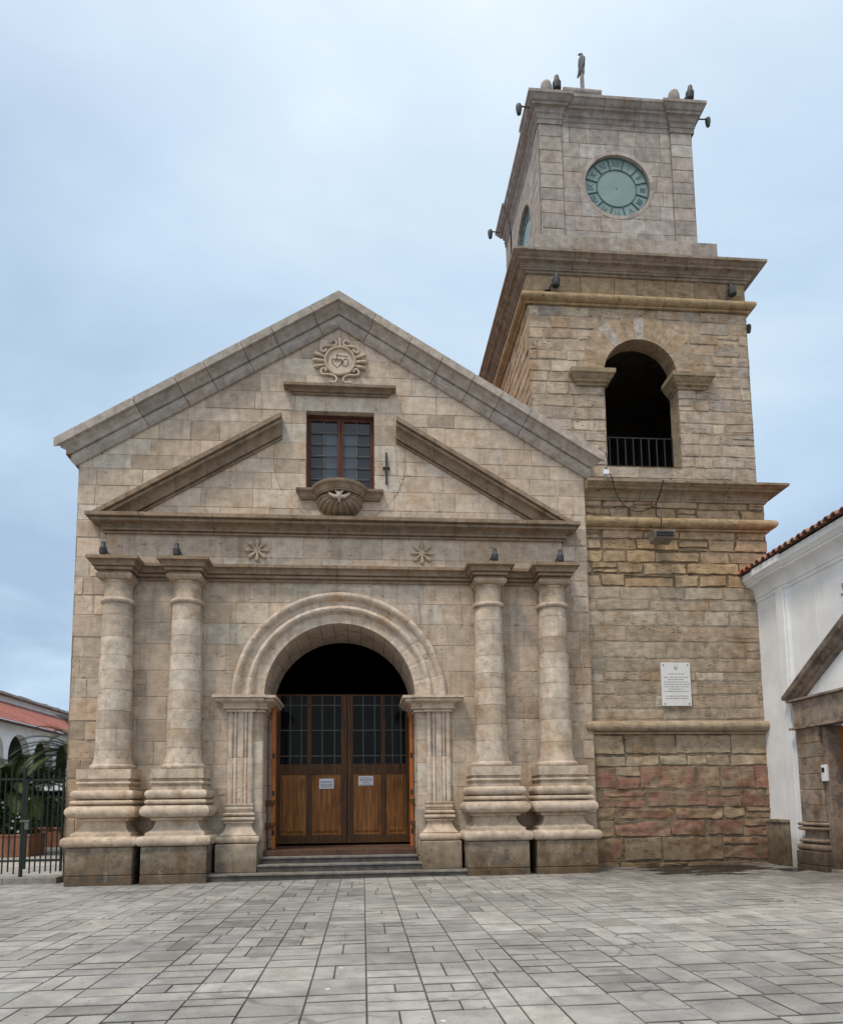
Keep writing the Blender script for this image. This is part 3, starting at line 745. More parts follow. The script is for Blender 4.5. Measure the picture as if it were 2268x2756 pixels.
# door pilasters
def make_pilaster(x0, x1, inner):
    cx = (x0 + x1) / 2; hw = (x1 - x0) / 2; F = -0.20
    m = MB(); c = jit(LIME, 0.05)
    # reeded front: rolls at the sides, flat panel between
    pts = [(x0, -0.1)]
    def roll(a, b, d):
        n = 6
        return [((a + b) / 2 - (b - a) / 2 * math.cos(math.pi * i / n), F + d * (1 - math.sin(math.pi * i / n))) for i in range(n + 1)]
    w = x1 - x0
    pts += roll(x0, x0 + 0.20 * w, 0.035) + [(x0 + 0.22 * w, F + 0.05)] + roll(x0 + 0.24 * w, x0 + 0.36 * w, 0.03) + [(x0 + 0.38 * w, F + 0.045), (x0 + 0.40 * w, F + 0.02), (x0 + 0.62 * w, F + 0.02), (x0 + 0.64 * w, F + 0.045)] + roll(x0 + 0.66 * w, x0 + 0.78 * w, 0.03) + [(x0 + 0.79 * w, F + 0.05)] + roll(x0 + 0.80 * w, x1, 0.035) + [(x1, -0.1)]
    zs = [1.66, 2.70, 2.705, 2.71, 3.745]; k = len(pts); vs, cs, fs = [], [], []
    for j, z in enumerate(zs):
        cc = jit(LIME, 0.03) if j in (0, 3) else (mixc(LIME, (.05, .04, .03), .5) if j == 2 else LIME)
        for (x, y) in pts: vs.append((x, y + (0.008 if j == 2 else 0), z)); cs.append(cc)
    for j in range(len(zs) - 1):
        for i in range(k - 1): fs.append((j * k + i, j * k + i + 1, (j + 1) * k + i + 1, (j + 1) * k + i))
    m.add(vs, fs, cs)
    sh = m.build('door_pilaster', M['trim'], church, smooth=50)
    b = MB(); h0 = 0.24
    def up(h): return [(cx - h, -0.10), (cx - h, -0.20 + 0.275 - h), (cx + h, -0.20 + 0.275 - h), (cx + h, -0.10)]
    def hs(l): return [(a - h0, z) for a, z in l]
    PB = hs([(0.24, 0.785)] + torus_prof(0.475, 0.39, 0.785, 0.955) + [(0.41, 0.965), (0.40, 0.985)] + [(0.40 - 0.12 * math.sin(math.pi / 2 * i / 5), 0.985 + 0.235 * (i / 5) ** 1.3) for i in range(1, 6)] + [(0.325, 1.235), (0.325, 1.27), (0.31, 1.275)] + torus_prof(0.36, 0.27, 1.28, 1.375, 5) + torus_prof(0.345, 0.26, 1.388, 1.475, 5) + [(0.29, 1.49), (0.29, 1.53), (0.31, 1.54), (0.31, 1.575), (0.295, 1.59), (0.295, 1.625), (0.315, 1.635), (0.315, 1.665), (0.24, 1.67)])
    b.sweep(up(h0), PB, mixc(LIME, LIME_W, 0.5), tint=0.03)
    b.box(cx - 0.23, cx + 0.23, -0.16, -0.1, 0.8, 1.66, LIME); b.build('base', M['trim'], sh, smooth=40)
    p = MB(); p.box(cx - 0.45, cx + 0.45, -0.56, -0.02, 0.172, 0.78, jit((0.36, 0.30, 0.23), 0.08)); p.build('plinth', M['ashlar'], sh, bevel=0.015)
    q = MB()
    PI = [(0, 3.74), (0.045, 3.74), (0.045, 3.785), (0.02, 3.79), (0.02, 3.805), (0.10, 3.81), (0.10, 3.85), (0.08, 3.855)] + cove(0.08, 3.865, 0.20, 3.955, 4) + [(0.20, 3.965), (0.25, 3.97), (0.255, 4.012), (0.235, 4.017), (0.235, 4.03), (0.31, 4.035), (0.31, 4.095), (0, 4.10)]
    if inner > 0: pa = [(x0, -0.1), (x0, -0.2), (x1 + 0.02, -0.2), (x1 + 0.02, -0.125), (-1.92, -0.125), (-1.92, 1.25)]
    else: pa = [(1.56, 1.25), (1.56, -0.125), (x0 - 0.02, -0.125), (x0 - 0.02, -0.2), (x1, -0.2), (x1, -0.1)]
    q.sweep(pa, PI, LIME, tint=0.03)
    q.box(x0 + .001, x1 - .001, -0.199, -0.101, 3.742, 4.098, LIME)
    q.build('impost', M['trim'], sh, smooth=40)
make_pilaster(-2.70, -2.15, 1); make_pilaster(1.81, 2.36, -1)

# steps and landing
m = MB()
for (x0, x1, y0, z0, z1) in ((-2.97, 2.64, -0.88, -0.1, 0.17), (-1.955, 1.64, -0.56, 0.172, 0.33), (-1.91, 1.55, -0.26, 0.332, 0.475)):
    c = jit((0.10, 0.096, 0.09), 0.06)
    m.box(x0, x1, y0 + 0.03, YD if z1 > 0.2 else -0.12, z0, z1 - 0.045, c); m.box(x0 - 0.01, x1 + 0.01, y0, YD if z1 > 0.2 else -0.121, z1 - 0.043, z1, jit((0.19, 0.182, 0.168), 0.05))
m.build('entrance_steps', M['concrete'], church, bevel=0.008)
m = MB(); m.box(-1.915, 1.555, 0.02, 1.98, 0.478, 0.60, (0.10, 0.058, 0.042)); m.build('landing', M['tile'], church, bevel=0.008)  # brown tile, its colour darkened for the shade in the doorway

# glazed double door
def make_leaf(x0, x1, mid, hinge):
    Y0, Y1 = 1.88, 1.95
    m = MB(); T = 4.47
    st = 0.11; zb, zm0, zm1 = 0.65, 2.40, 2.66
    ms = 0.07
    inner = (x1 - 0.15, x1) if hinge < 0 else (x0, x0 + 0.15)
    outer = (x0, x0 + st) if hinge < 0 else (x1 - st, x1)
    for a, b in (inner, outer): m.box(a, b, Y0, Y1, zb, T)
    lo, hi = (outer[1], inner[0]) if hinge < 0 else (inner[1], outer[0])
    lo, hi = lo + 0.0015, hi - 0.0015
    m.box(lo, hi, Y0 + .003, Y1 - .003, zb, 0.86); m.box(lo, hi, Y0 + .003, Y1 - .003, zm0, zm1); m.box(lo, hi, Y0 + .003, Y1 - .003, T - 0.05, T - .002)
    m.box(mid - ms, mid + ms, Y0 + .006, Y1 - .006, 0.8615, zm0 - .0015); m.box(mid - 0.055, mid + 0.055, Y0 + .006, Y1 - .006, zm1 + .0015, T - 0.0515)
    lf = m.build('door_leaf', M['wood'], church, bevel=0.006)
    for (a, b) in ((lo, mid - ms), (mid + ms, hi)):
        p = MB(); p.box(a - .004, b + .004, Y0 + 0.035, Y1 - 0.012, 0.85, zm0 + .004)
        p.add([(a + 0.03, Y0 + 0.035, 0.91), (b - 0.03, Y0 + 0.035, 0.91), (b - 0.03, Y0 + 0.035, zm0 - .05), (a + .03, Y0 + .035, zm0 - .05), (a + 0.08, Y0 + 0.012, 0.97), (b - 0.08, Y0 + 0.012, 0.97), (b - 0.08, Y0 + 0.012, zm0 - .11), (a + .08, Y0 + .012, zm0 - .11)],
              [(0, 1, 5, 4), (1, 2, 6, 5), (2, 3, 7, 6), (3, 0, 4, 7), (4, 5, 6, 7)])
        n = 5
        for i in range(n):   # grooves run up the fielded panel as shallow reeds
            x = a + 0.13 + (b - a - 0.26) * i / (n - 1)
            p.tube([(x, Y0 + 0.012, 1.06), (x, Y0 + 0.012, zm0 - 0.2)], 0.012, 6)
        p.build('panel', M['panelwood'], lf)
    for (a, b) in ((lo, mid - 0.055), (mid + 0.055, hi)):
        g = MB(); g.box(a - .003, b + .003, 1.912, 1.918, zm1 - .003, T - 0.047); gl = g.build('glazing', M['doorglass'], lf)
        k = MB()
        for f in ((0.36, 0.78) if (b - a) > 0.5 else (0.30, 0.74)):
            x = a + (b - a) * f; k.box(x - 0.011, x + 0.011, 1.895, 1.925, zm1, T - 0.05)
        for z in (2.87, 3.53, 4.18): k.box(a, b, 1.897, 1.923, z - 0.011, z + 0.011)
        k.build('glazing_bars', M['lead'], gl)
make_leaf(-1.87, -0.072, -1.03, -1); make_leaf(-0.062, 1.545, 0.86, 1)
# outer shutters folded back against the jambs
for x0, x1, jx in ((-1.80, -1.715, -1.92), (1.455, 1.535, 1.56)):
    m = MB(); m.box(x0, x1, 0.5, 0.72, 0.605, 3.98); sh = m.build('door_shutter', M['orangewood'], church, bevel=0.006)
    for z in (2.78, 1.90, 0.98):
        k = MB(); k.box(x0 + 0.015, x1 - 0.015, 0.494, 0.55, z - 0.06, z + 0.06); k.build('lock_plate', M['iron'], sh)
    for z in (1.70, 1.18):
        k = MB(); xa, xb = (jx + 0.001, x1 + 0.01) if jx < 0 else (x0 - 0.01, jx - 0.001)
        k.box(xa, xb, 0.30, 0.40, z - 0.05, z + 0.04); k.box(xa + (0 if jx < 0 else 0.05), xb - (0.05 if jx < 0 else 0), 0.28, 0.48, z - 0.11, z - 0.052)
        k.build('bar_bracket', M['wood'], sh, bevel=0.005)

# window
m = MB(); x0, x1, z0, z1 = -1.0, 0.63, 9.12, 11.13
for q in (((x0, -.012, z0), (x0, .5, z0), (x0, .5, z1), (x0, -.012, z1)), ((x1, -.012, z0), (x1, .5, z0), (x1, .5, z1), (x1, -.012, z1)), ((x0, -.012, z1), (x1, -.012, z1), (x1, .5, z1), (x0, .5, z1)), ((x0, -.012, z0), (x1, -.012, z0), (x1, .5, z0), (x0, .5, z0))):
    m.quad(*q, jit(LIME, 0.05))
m.build('window_reveal', M['ashlar'], church)
m = MB(); Y0 = 0.20
m.box(x0 + .002, x0 + .10, Y0, Y0 + .1, z0 + .002, z1 - .06); m.box(x1 - .10, x1 - .002, Y0, Y0 + .1, z0 + .002, z1 - .06)
m.box(x0 + .002, x1 - .002, Y0 - .03, Y0 + .1, z1 - .058, z1 - .002); m.box(x0 + .102, x1 - .102, Y0 + .002, Y0 + .098, z1 - .14, z1 - .0605); m.box(x0 + .102, x1 - .102, Y0 + .002, Y0 + .098, z0 + .002, z0 + .09)
m.box(-0.265, -0.185, Y0 - .02, Y0 + .09, z0 + .092, z1 - .142); m.box(-0.183, -0.105, Y0 - .01, Y0 + .088, z0 + .092, z1 - .142)
wd = m.build('window', M['redwood'], church, bevel=0.006)
for a, b in ((x0 + .10, -0.265), (-0.105, x1 - .10)):
    cpos = (a + b) / 2
    for pa_, pb_, inner in ((a, cpos, a > -0.5), (cpos, b, a < -0.5)):
        zt = z1 - .14 - (0.30 if inner else 0)
        g = MB(); g.box(pa_, pb_, Y0 + .05, Y0 + .056, z0 + .09, zt); g.build('pane', M['curtainglass'] if inner else M['windowglass'], wd)
        if inner: g = MB(); g.box(pa_, pb_, Y0 + .05, Y0 + .056, zt, z1 - .14); g.build('pane', M['windowglass'], wd)
    k = MB(); k.box((a + b) / 2 - .012, (a + b) / 2 + .012, Y0 + .0125, Y0 + .035, z0 + .09, z1 - .14)
    for i in range(1, 6):
        z = z0 + .09 + (z1 - z0 - .23) * i / 6; k.box(a, b, Y0 - .012, Y0 + .012, z - .008, z + .008)
    k.build('window_bars', M['lead'], wd)
# sill that bows out over a scallop corbel
SX = -0.19
pa = [(-1.08, 0.0), (-1.08, -0.06), (SX - 0.60, -0.06)] + [(SX + 0.52 * math.cos(a), -0.06 + 0.56 * math.sin(a)) for a in [math.pi + math.pi * i / 24 for i in range(0, 25)]] + [(SX + 0.60, -0.06), (0.71, -0.06), (0.71, 0.0)]
PS = [(0, 8.87), (0.04, 8.87), (0.04, 8.905), (0.06, 8.91), (0.065, 8.955)] + cove(0.07, 8.96, 0.115, 9.03, 3) + [(0.13, 9.035), (0.145, 9.06), (0.145, 9.10), (0, 9.11)]
m = MB(); m.sweep(pa, PS, BROWN, tint=0.02)
fan = [(SX + 0.54 * math.cos(math.pi + math.pi * i / 24), -0.05 + 0.58 * math.sin(math.pi + math.pi * i / 24)) for i in range(25)]
for z in (8.875, 9.108): m.add([(x, y, z) for x, y in fan], [tuple(range(25))], BROWN)
m.box(-1.075, 0.705, -0.055, -0.002, 8.872, 9.106, BROWN)
sill = m.build('window_sill', M['trim'], church, smooth=40)
m = MB(); NT_, NTT = 120, 16; vs, fs, cs = [], [], []
hx, hy, hz = SX, -0.50, 8.84
for i in range(NT_ + 1):
    th = math.pi + math.pi * i / NT_
    bx, by, bz = SX + 0.54 * math.cos(th), -0.012, 8.87 + 0.46 * math.sin(th)
    fl = abs(math.sin(10.5 * (th - math.pi)))
    for j in range(NTT + 1):
        t = j / NTT
        p = Vector((hx + (bx - hx) * t, hy + (by - hy) * t, hz + (bz - hz) * t))
        bul = math.sin(math.pi * min(1, t ** 0.85)) * 0.17
        dirv = Vector((0.75 * math.cos(th), -0.75, 0.55 * math.sin(th))).normalized()
        p += dirv * (bul + 0.032 * (fl ** 0.6) * min(1, t * 2.5))
        p.y = min(p.y, -0.008)
        vs.append(p); cs.append(mixc(BROWN, (0.09, 0.07, 0.05), max(0, 0.8 - fl * 3)))
for i in range(NT_):
    for j in range(NTT): fs.append((i * (NTT + 1) + j, (i + 1) * (NTT + 1) + j, (i + 1) * (NTT + 1) + j + 1, i * (NTT + 1) + j + 1))
m.add(vs, fs, cs)
sc_ = m.build('shell_corbel', M['trim'], church, smooth=60)
m = MB(); by = -0.60   # dove relief
m.tube([(SX, by + .03, 8.83), (SX, by - .02, 8.77), (SX, by - 0.01, 8.70), (SX, by + .06, 8.62)], [0.05, 0.055, 0.05, 0.025], 10, LIME)
for s in (-1, 1):
    m.tube([(SX + s * .03, by, 8.72), (SX + s * .12, by + .01, 8.725), (SX + s * .21, by + .05, 8.80), (SX + s * .25, by + .08, 8.85)], [0.05, 0.045, 0.035, 0.014], 8, LIME)
    m.tube([(SX + s * .03, by - .01, 8.80), (SX + s * .09, by - .01, 8.87)], [0.035, 0.018], 8, LIME)
m.build('dove_relief', M['trim'], sc_, smooth=60)
# hood above the window
PH = [(0, 11.52), (0.05, 11.52), (0.05, 11.555), (0.03, 11.56), (0.03, 11.575), (0.08, 11.58)] + cove(0.085, 11.585, 0.16, 11.635, 3) + [(0.16, 11.645), (0.23, 11.65), (0.23, 11.715), (0, 11.725)]
m = MB(); m.sweep([(-1.30, 0.0), (-1.30, -0.02), (0.94, -0.02), (0.94, 0.0)], PH, BROWN, cut=1.4, tint=0.04); m.build('window_hood', M['trim'], church, smooth=40)

# round emblem with rays and scrolls
MX, MZ, MY = -0.19, 12.41, -0.012
m = MB()
N = 40
m.add([(MX + 0.36 * math.cos(2 * math.pi * i / N), MY - 0.04, MZ + 0.36 * math.sin(2 * math.pi * i / N)) for i in range(N)] + [(MX + 0.38 * math.cos(2 * math.pi * i / N), MY + 0.02, MZ + 0.38 * math.sin(2 * math.pi * i / N)) for i in range(N)],
      [tuple(range(N))] + [(i, (i + 1) % N, N + (i + 1) % N, N + i) for i in range(N)], LIME)
m.tube([(MX + 0.355 * math.cos(2 * math.pi * i / 36), MY - 0.06, MZ + 0.355 * math.sin(2 * math.pi * i / 36)) for i in range(37)], 0.038, 8, LIME_W, caps=False)
emb = m.build('emblem', M['trim'], church, smooth=60)
def ray(a, r0, r1, w0, w1, lift=0.055, parent=None):
    k = MB(); dx, dz = math.cos(a), math.sin(a)
    k.tube([(MX + dx * r0, MY - lift + .02, MZ + dz * r0), (MX + dx * (r0 + r1) / 2, MY - lift, MZ + dz * (r0 + r1) / 2), (MX + dx * (r1 - .04), MY - lift, MZ + dz * (r1 - .04)), (MX + dx * r1, MY - lift + .02, MZ + dz * r1)], [w0, (w0 + w1) / 2, w1, w1 * 0.6], 8, LIME)
    k.build('ray', M['trim'], emb, smooth=60)
for s in (0, math.pi):
    for d in (-16, 0, 16): ray(s + R(d), 0.38, 0.66, 0.028, 0.048)
ray(math.pi / 2, 0.38, 0.60, 0.03, 0.045)
def scroll(pts, s):
    k = MB(); P = [(MX + s * x, MY - 0.05, MZ + z) for x, z in pts]; k.tube(P, 0.03, 8, LIME); k.build('scroll', M['trim'], emb, smooth=60)
def curve(pts, n=6):   # catmull-rom
    out = []
    for i in range(len(pts) - 1):
        p0, p1, p2, p3 = pts[max(i - 1, 0)], pts[i], pts[i + 1], pts[min(i + 2, len(pts) - 1)]
        for k in range(n):
            t = k / n
            out.append(tuple(0.5 * ((2 * p1[d]) + (-p0[d] + p2[d]) * t + (2 * p0[d] - 5 * p1[d] + 4 * p2[d] - p3[d]) * t * t + (-p0[d] + 3 * p1[d] - 3 * p2[d] + p3[d]) * t ** 3) for d in range(len(p1))))
    return out + [tuple(pts[-1])]
top = curve([(0.23, 0.49), (0.17, 0.54), (0.10, 0.51), (0.09, 0.43), (0.16, 0.39), (0.36, 0.38), (0.45, 0.32), (0.43, 0.23), (0.35, 0.25), (0.33, 0.30)])
bot = curve([(0.33, -0.28), (0.35, -0.22), (0.42, -0.21), (0.46, -0.28), (0.41, -0.36), (0.20, -0.36), (0.10, -0.42), (0.08, -0.50), (0.14, -0.56), (0.27, -0.545)])
for s in (-1, 1): scroll(top, s); scroll(bot, s)
k = MB(); ey = MY - 0.047   # incised heart and shield
heart = [(-0.20, 0.03), (-0.19, -0.05), (-0.07, -0.17), (0.04, -0.06), (0.05, 0.03), (0.02, 0.05), (-0.17, 0.05), (-0.20, 0.03)]
shield = [(0.09, 0.04), (0.06, -0.05), (0.07, -0.11), (0.16, -0.13), (0.19, -0.07), (0.20, 0.04), (0.14, 0.07), (0.09, 0.04)]
for pl in (heart, shield, [(-0.08, 0.05), (-0.06, 0.20)], [(-0.11, 0.15), (0.10, 0.14)], [(0.10, 0.14), (0.20, 0.12)], [(-0.15, 0.0), (0.02, 0.01)]):
    k.tube([(MX + x, ey + .004, MZ + z) for x, z in pl], 0.009, 5, (0.11, 0.085, 0.06))
k.build('incised_heart', M['trim'], emb)
# rosettes on the frieze
def rosette(cx, cz):
    m = MB(); y = -0.112
    m.add([(cx + 0.07 * math.cos(2 * math.pi * i / 16), y - 0.045, cz + 0.07 * math.sin(2 * math.pi * i / 16)) for i in range(16)] + [(cx + 0.085 * math.cos(2 * math.pi * i / 16), y + 0.02, cz + 0.085 * math.sin(2 * math.pi * i / 16)) for i in range(16)], [tuple(range(16))] + [(i, (i + 1) % 16, 16 + (i + 1) % 16, 16 + i) for i in range(16)], LIME_W)
    for i in range(8):
        a = math.pi * i / 4; d = (math.cos(a), math.sin(a))
        m.tube([(cx + d[0] * r, y - 0.022, cz + d[1] * r) for r in (0.05, 0.14, 0.21, 0.255, 0.275)], [0.025, 0.036, 0.048, 0.045, 0.02], 8, LIME_W)
    m.build('rosette', M['trim'], church, smooth=60)
rosette(-2.11, 7.57); rosette(1.76, 7.56)
m = MB(); m.box(0.905, 0.95, -0.06, -0.025, 9.30, 10.10); m.box(0.84, 1.01, -0.065, 0.01, 9.69, 9.735); m.build('wall_anchor', M['iron'], church)

# ------------------------------------------------------------------ bell tower
tower = thing('bell_tower', 'tall square bell tower of rough tan stone with a belfry arch and clock', 'tower', (7.5, 3.0, 0))
TY, TB = 0.15, 5.98
def tower_low(u, v):
    # v is height; red-washed stones low down, warm open-jointed ones under the cornice
    q = random.random()
    if v > 6.9: c = mixc(WARM, (0.42, 0.30, 0.175), random.random())
    elif v > 3.5: c = mixc((0.39, 0.325, 0.25), WARM, random.random() * 0.6)
    elif v > 2.3: c = mixc((0.39, 0.315, 0.22), (0.34, 0.27, 0.19), random.random())
    else:
        c = mixc((0.34, 0.255, 0.165), (0.28, 0.22, 0.15), random.random())
        red = (1.45 < v < 2.30 and q < 0.85) or (0.55 < v < 1.30 and 6.5 < u < 10.1 and q < 0.9) or (0.15 < v < 0.55 and q < 0.45) or (1.30 < v < 1.45 and q < 0.4)
        if red: return (jit(c, 0.13, 0.03), jit(mixc((0.29, 0.15, 0.115), (0.285, 0.17, 0.125), random.random()), 0.1, 0.03))
    if 3.5 < v < 6.9 and q < 0.22: c = mixc(c, (0.50, 0.44, 0.36), 0.6)
    return jit(c, 0.13, 0.03)
m = MB()
blocks(m, (0, TY, 0), (1, 0, 0), (0, 0, 1), (0, -1, 0), 5.60, 10.55, rows_between(-0.1, 3.24, 0.40, var=0.35), 1.05, tower_low, (0.215, 0.175, 0.125), jw=0.014, er=0.014, dj=0.014, ej=0.05, rough=0.028, back=0.026, cs=0.07, chip=0.018, lv=0.55, split=0.16)
blocks(m, (0, TY, 0), (1, 0, 0), (0, 0, 1), (0, -1, 0), 5.60, 10.55, rows_between(3.24, 6.9, 0.34, var=0.3), 1.0, tower_low, (0.33, 0.275, 0.21), jw=0.016, er=0.007, dj=0.006, ej=0.035, rough=0.009, back=0.010, cs=0.09, lv=0.55, es=0.2, split=0.10)
blocks(m, (0, TY, 0), (1, 0, 0), (0, 0, 1), (0, -1, 0), 5.60, 10.55, rows_between(6.9, 9.2, 0.32, (8.39, 8.64), var=0.25), 0.95, tower_low, (0.22, 0.165, 0.11), jw=0.014, er=0.016, dj=0.016, ej=0.05, rough=0.018, back=0.030, cs=0.08, chip=0.014, lv=0.55, split=0.14)
blocks(m, (10.55, 0, 0), (0, 1, 0), (0, 0, 1), (1, 0, 0), TY, TB, rows_between(-0.1, 9.2, 0.40, var=0.2), 0.9, tower_low, (0.2, 0.16, 0.12), jw=0.03, er=0.018, dj=0.02, ej=0.05, rough=0.02, back=0.03, cs=0.15)
m.build('shaft_wall', M['rubble'], tower, smooth=30)
BL, BR = 4.57, 10.40
OX0, OX1, OZ0, OCZ = 6.50, 8.43, 10.03, 12.50
OCX, OR_ = (OX0 + OX1) / 2, (OX1 - OX0) / 2
def bel_col(u, v):
    t = max(0, min(1, (v - 10.5) / 3.5)); q = random.random()
    c = mixc((0.425, 0.355, 0.285), (0.41, 0.31, 0.21), t * (0.5 + 0.5 * random.random()))
    if q < 0.12: c = mixc(c, (0.50, 0.43, 0.33), 0.8)
    elif q < 0.24: c = mixc(c, (0.34, 0.30, 0.26), 0.7)
    return jit(c, 0.10, 0.03)
m = MB()
def keep_bel(u, v): return not (v > OCZ - 0.01 and (u - OCX) ** 2 + (v - OCZ) ** 2 < (OR_ + 0.45) ** 2)
blocks(m, (0, TY, 0), (1, 0, 0), (0, 0, 1), (0, -1, 0), BL, BR, rows_between(9.4, 14.3, 0.31, (OZ0, OCZ)), 0.62, bel_col, (0.39, 0.32, 0.25), holes=[(OX0, OX1, OZ0, OCZ)], keep=keep_bel, jw=0.018, er=0.009, dj=0.009, ej=0.03, rough=0.010, back=0.012, cs=0.10, es=0.2, lv=0.5, split=0.04)
blocks(m, (0, TY, 0), (1, 0, 0), (0, 0, 1), (0, -1, 0), BL, BR, rows_between(14.3, 15.25, 0.56, (14.6,)), 0.8, lambda u, v: jit(mixc((0.37, 0.27, 0.17), (0.42, 0.36, 0.29), 0.8 if random.random() < 0.15 else 0), 0.1, 0.03), (0.22, 0.17, 0.12), jw=0.014, er=0.008, dj=0.006, ej=0.01, rough=0.006, cs=0.15)
blocks(m, (BL, 0, 0), (0, 1, 0), (0, 0, 1), (-1, 0, 0), TY, TB, rows_between(9.4, 15.25, 0.31), 0.62, lambda u, v: jit(mixc(bel_col(u, v), (0.42, 0.30, 0.18), 0.5), 0.08), (0.3, 0.24, 0.17), jw=0.02, er=0.010, dj=0.010, ej=0.02, rough=0.010, back=0.02, cs=0.16)
blocks(m, (BR, 0, 0), (0, 1, 0), (0, 0, 1), (1, 0, 0), TY, TB, rows_between(9.4, 15.25, 0.31), 0.7, bel_col, (0.3, 0.24, 0.17), jw=0.02, er=0.010, dj=0.010, ej=0.02, rough=0.010, back=0.02, cs=0.2)
m.quad((BL, TB, 0), (10.55, TB, 0), (10.55, TB, 15.25), (BL, TB, 15.25), WARM)
m.build('belfry_wall', M['rubble'], tower, smooth=30)
# voussoirs flush round the arch
VP = [(OR_, TY + 0.03), (OR_, TY - 0.016), (OR_ + 0.70, TY - 0.016), (OR_ + 0.70, TY + 0.02)]
m = MB(); N = 15
for i in range(N):
    c = mixc((0.375, 0.285, 0.195), (0.40, 0.31, 0.22), random.random())
    if i in (7, 10): c = (0.45, 0.40, 0.34)
    ro = OR_ + random.choice([0.62, 0.66, 0.72, 0.58]); VPi = [(OR_, TY + 0.03), (OR_, TY - 0.014), (ro, TY - 0.014), (ro, TY + 0.02)]
    m.arcsweep(OCX, OCZ, VPi, math.pi * i / N, math.pi * (i + 1) / N - 0.004, 1, jit(c, 0.04), seg=4, groove=0.0)
m.build('arch_stones', M['rubble'], tower)
# reveals of the opening and the dark bell chamber
m = MB(); YT = TY + 0.48
for x in (OX0, OX1): m.quad((x, TY - .012, OZ0), (x, YT, OZ0), (x, YT, OCZ), (x, TY - .012, OCZ), (0.33, 0.27, 0.2))
m.quad((OX0, TY - .012, OZ0), (OX1, TY - .012, OZ0), (OX1, YT, OZ0), (OX0, YT, OZ0), (0.36, 0.3, 0.22))
for i in range(20):
    a, b = math.pi * i / 20, math.pi * (i + 1) / 20
    m.quad((OCX + OR_ * math.cos(a), TY + .031, OCZ + OR_ * math.sin(a)), (OCX + OR_ * math.cos(a), YT, OCZ + OR_ * math.sin(a)), (OCX + OR_ * math.cos(b), YT, OCZ + OR_ * math.sin(b)), (OCX + OR_ * math.cos(b), TY + .031, OCZ + OR_ * math.sin(b)), jit((0.33, 0.25, 0.17), 0.06))
m.build('arch_reveal', M['rubble'], tower)
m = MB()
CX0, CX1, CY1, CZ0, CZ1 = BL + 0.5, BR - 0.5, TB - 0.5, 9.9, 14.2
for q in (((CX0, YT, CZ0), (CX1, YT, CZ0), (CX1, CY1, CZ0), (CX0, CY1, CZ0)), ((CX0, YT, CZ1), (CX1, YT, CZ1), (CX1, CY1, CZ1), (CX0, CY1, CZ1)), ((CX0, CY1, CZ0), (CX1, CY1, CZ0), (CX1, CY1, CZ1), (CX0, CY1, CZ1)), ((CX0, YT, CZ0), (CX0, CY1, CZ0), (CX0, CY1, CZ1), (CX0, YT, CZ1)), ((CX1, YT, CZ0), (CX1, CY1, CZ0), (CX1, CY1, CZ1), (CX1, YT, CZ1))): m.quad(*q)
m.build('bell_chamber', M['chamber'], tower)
# imposts
PT = [(0, 12.12), (0.03, 12.12), (0.04, 12.19), (0.09, 12.20), (0.10, 12.25), (0.15, 12.29), (0.19, 12.37), (0.22, 12.38), (0.225, 12.49), (0, 12.50)]
for pa in ([(5.80, TY), (5.80, TY - 0.03), (OX0, TY - 0.03), (OX0, YT)], [(OX1, YT), (OX1, TY - 0.03), (9.12, TY - 0.03), (9.12, TY)]):
    m = MB(); m.sweep(pa, PT, (0.31, 0.245, 0.16), tint=0.04); m.build('impost', M['rubble'], tower, smooth=35)
# railing in the opening
m = MB()
for i in range(10):
    x = OX0 + 0.02 + (OX1 - OX0 - 0.04) * i / 9; m.box(x - 0.014, x + 0.014, TY + 0.43, TY + 0.458, OZ0, 11.0)
m.box(OX0, OX1, TY + 0.425, TY + 0.463, 11.001, 11.03); m.box(OX0, OX1, TY + 0.426, TY + 0.462, OZ0 + 0.05, OZ0 + 0.075)
m.build('railing', M['iron'], tower)
# string courses and cornices
def roll_prof(z0, z1, o, o_in=0.03): return [(0, z0 - 0.06), (o_in + 0.03, z0 - 0.055), (o_in + 0.04, z0 - 0.01)] + [(max(0.0, a), z) for a, z in torus_prof(o, o_in, z0, z1, 8)] + [(0, z1 + 0.005)]
m = MB(); m.sweep([(5.85, TY), (5.85, TY - 0.02), (10.43, TY - 0.02), (10.43, TY)], roll_prof(3.28, 3.54, 0.21), (0.37, 0.29, 0.20), cut=1.5, tint=0.07); m.build('base_roll', M['rubble'], tower, smooth=40)
m = MB(); m.sweep([(5.835, TY), (10.55, TY), (10.55, TB)], roll_prof(8.40, 8.65, 0.22), (0.40, 0.29, 0.17), cut=1.2, tint=0.08); m.build('lower_roll', M['rubble'], tower, smooth=40)
PL = [(0, 9.10), (0.04, 9.11), (0.05, 9.16)] + cove(0.07, 9.17, 0.24, 9.31, 5) + [(0.28, 9.315), (0.30, 9.36)] + cyma(0.31, 9.365, 0.42, 9.42, 4) + [(0.44, 9.425), (0.44, 9.485), (-0.2, 9.52)]
m = MB(); m.sweep([(5.835, TY), (10.55, TY), (10.55, TB)], PL, (0.30, 0.24, 0.17), cut=1.4, tint=0.06); m.build('lower_cornice', M['rubble'], tower, smooth=40)
sq = lambda a, b, c, d: [(a, d), (a, c), (b, c), (b, d)]
m = MB(); m.sweep(sq(BL, BR, TY, TB), roll_prof(14.36, 14.58, 0.20), (0.37, 0.28, 0.165), closed=True, cut=1.6, tint=0.06); m.build('upper_roll', M['rubble'], tower, smooth=40)
PU = [(0, 15.13), (0.05, 15.135), (0.06, 15.19), (0.10, 15.195), (0.11, 15.24)] + cove(0.13, 15.245, 0.24, 15.34, 4) + [(0.27, 15.345), (0.28, 15.40)] + cyma(0.29, 15.405, 0.40, 15.48, 4) + [(0.42, 15.485), (0.42, 15.555), (0, 15.60)]
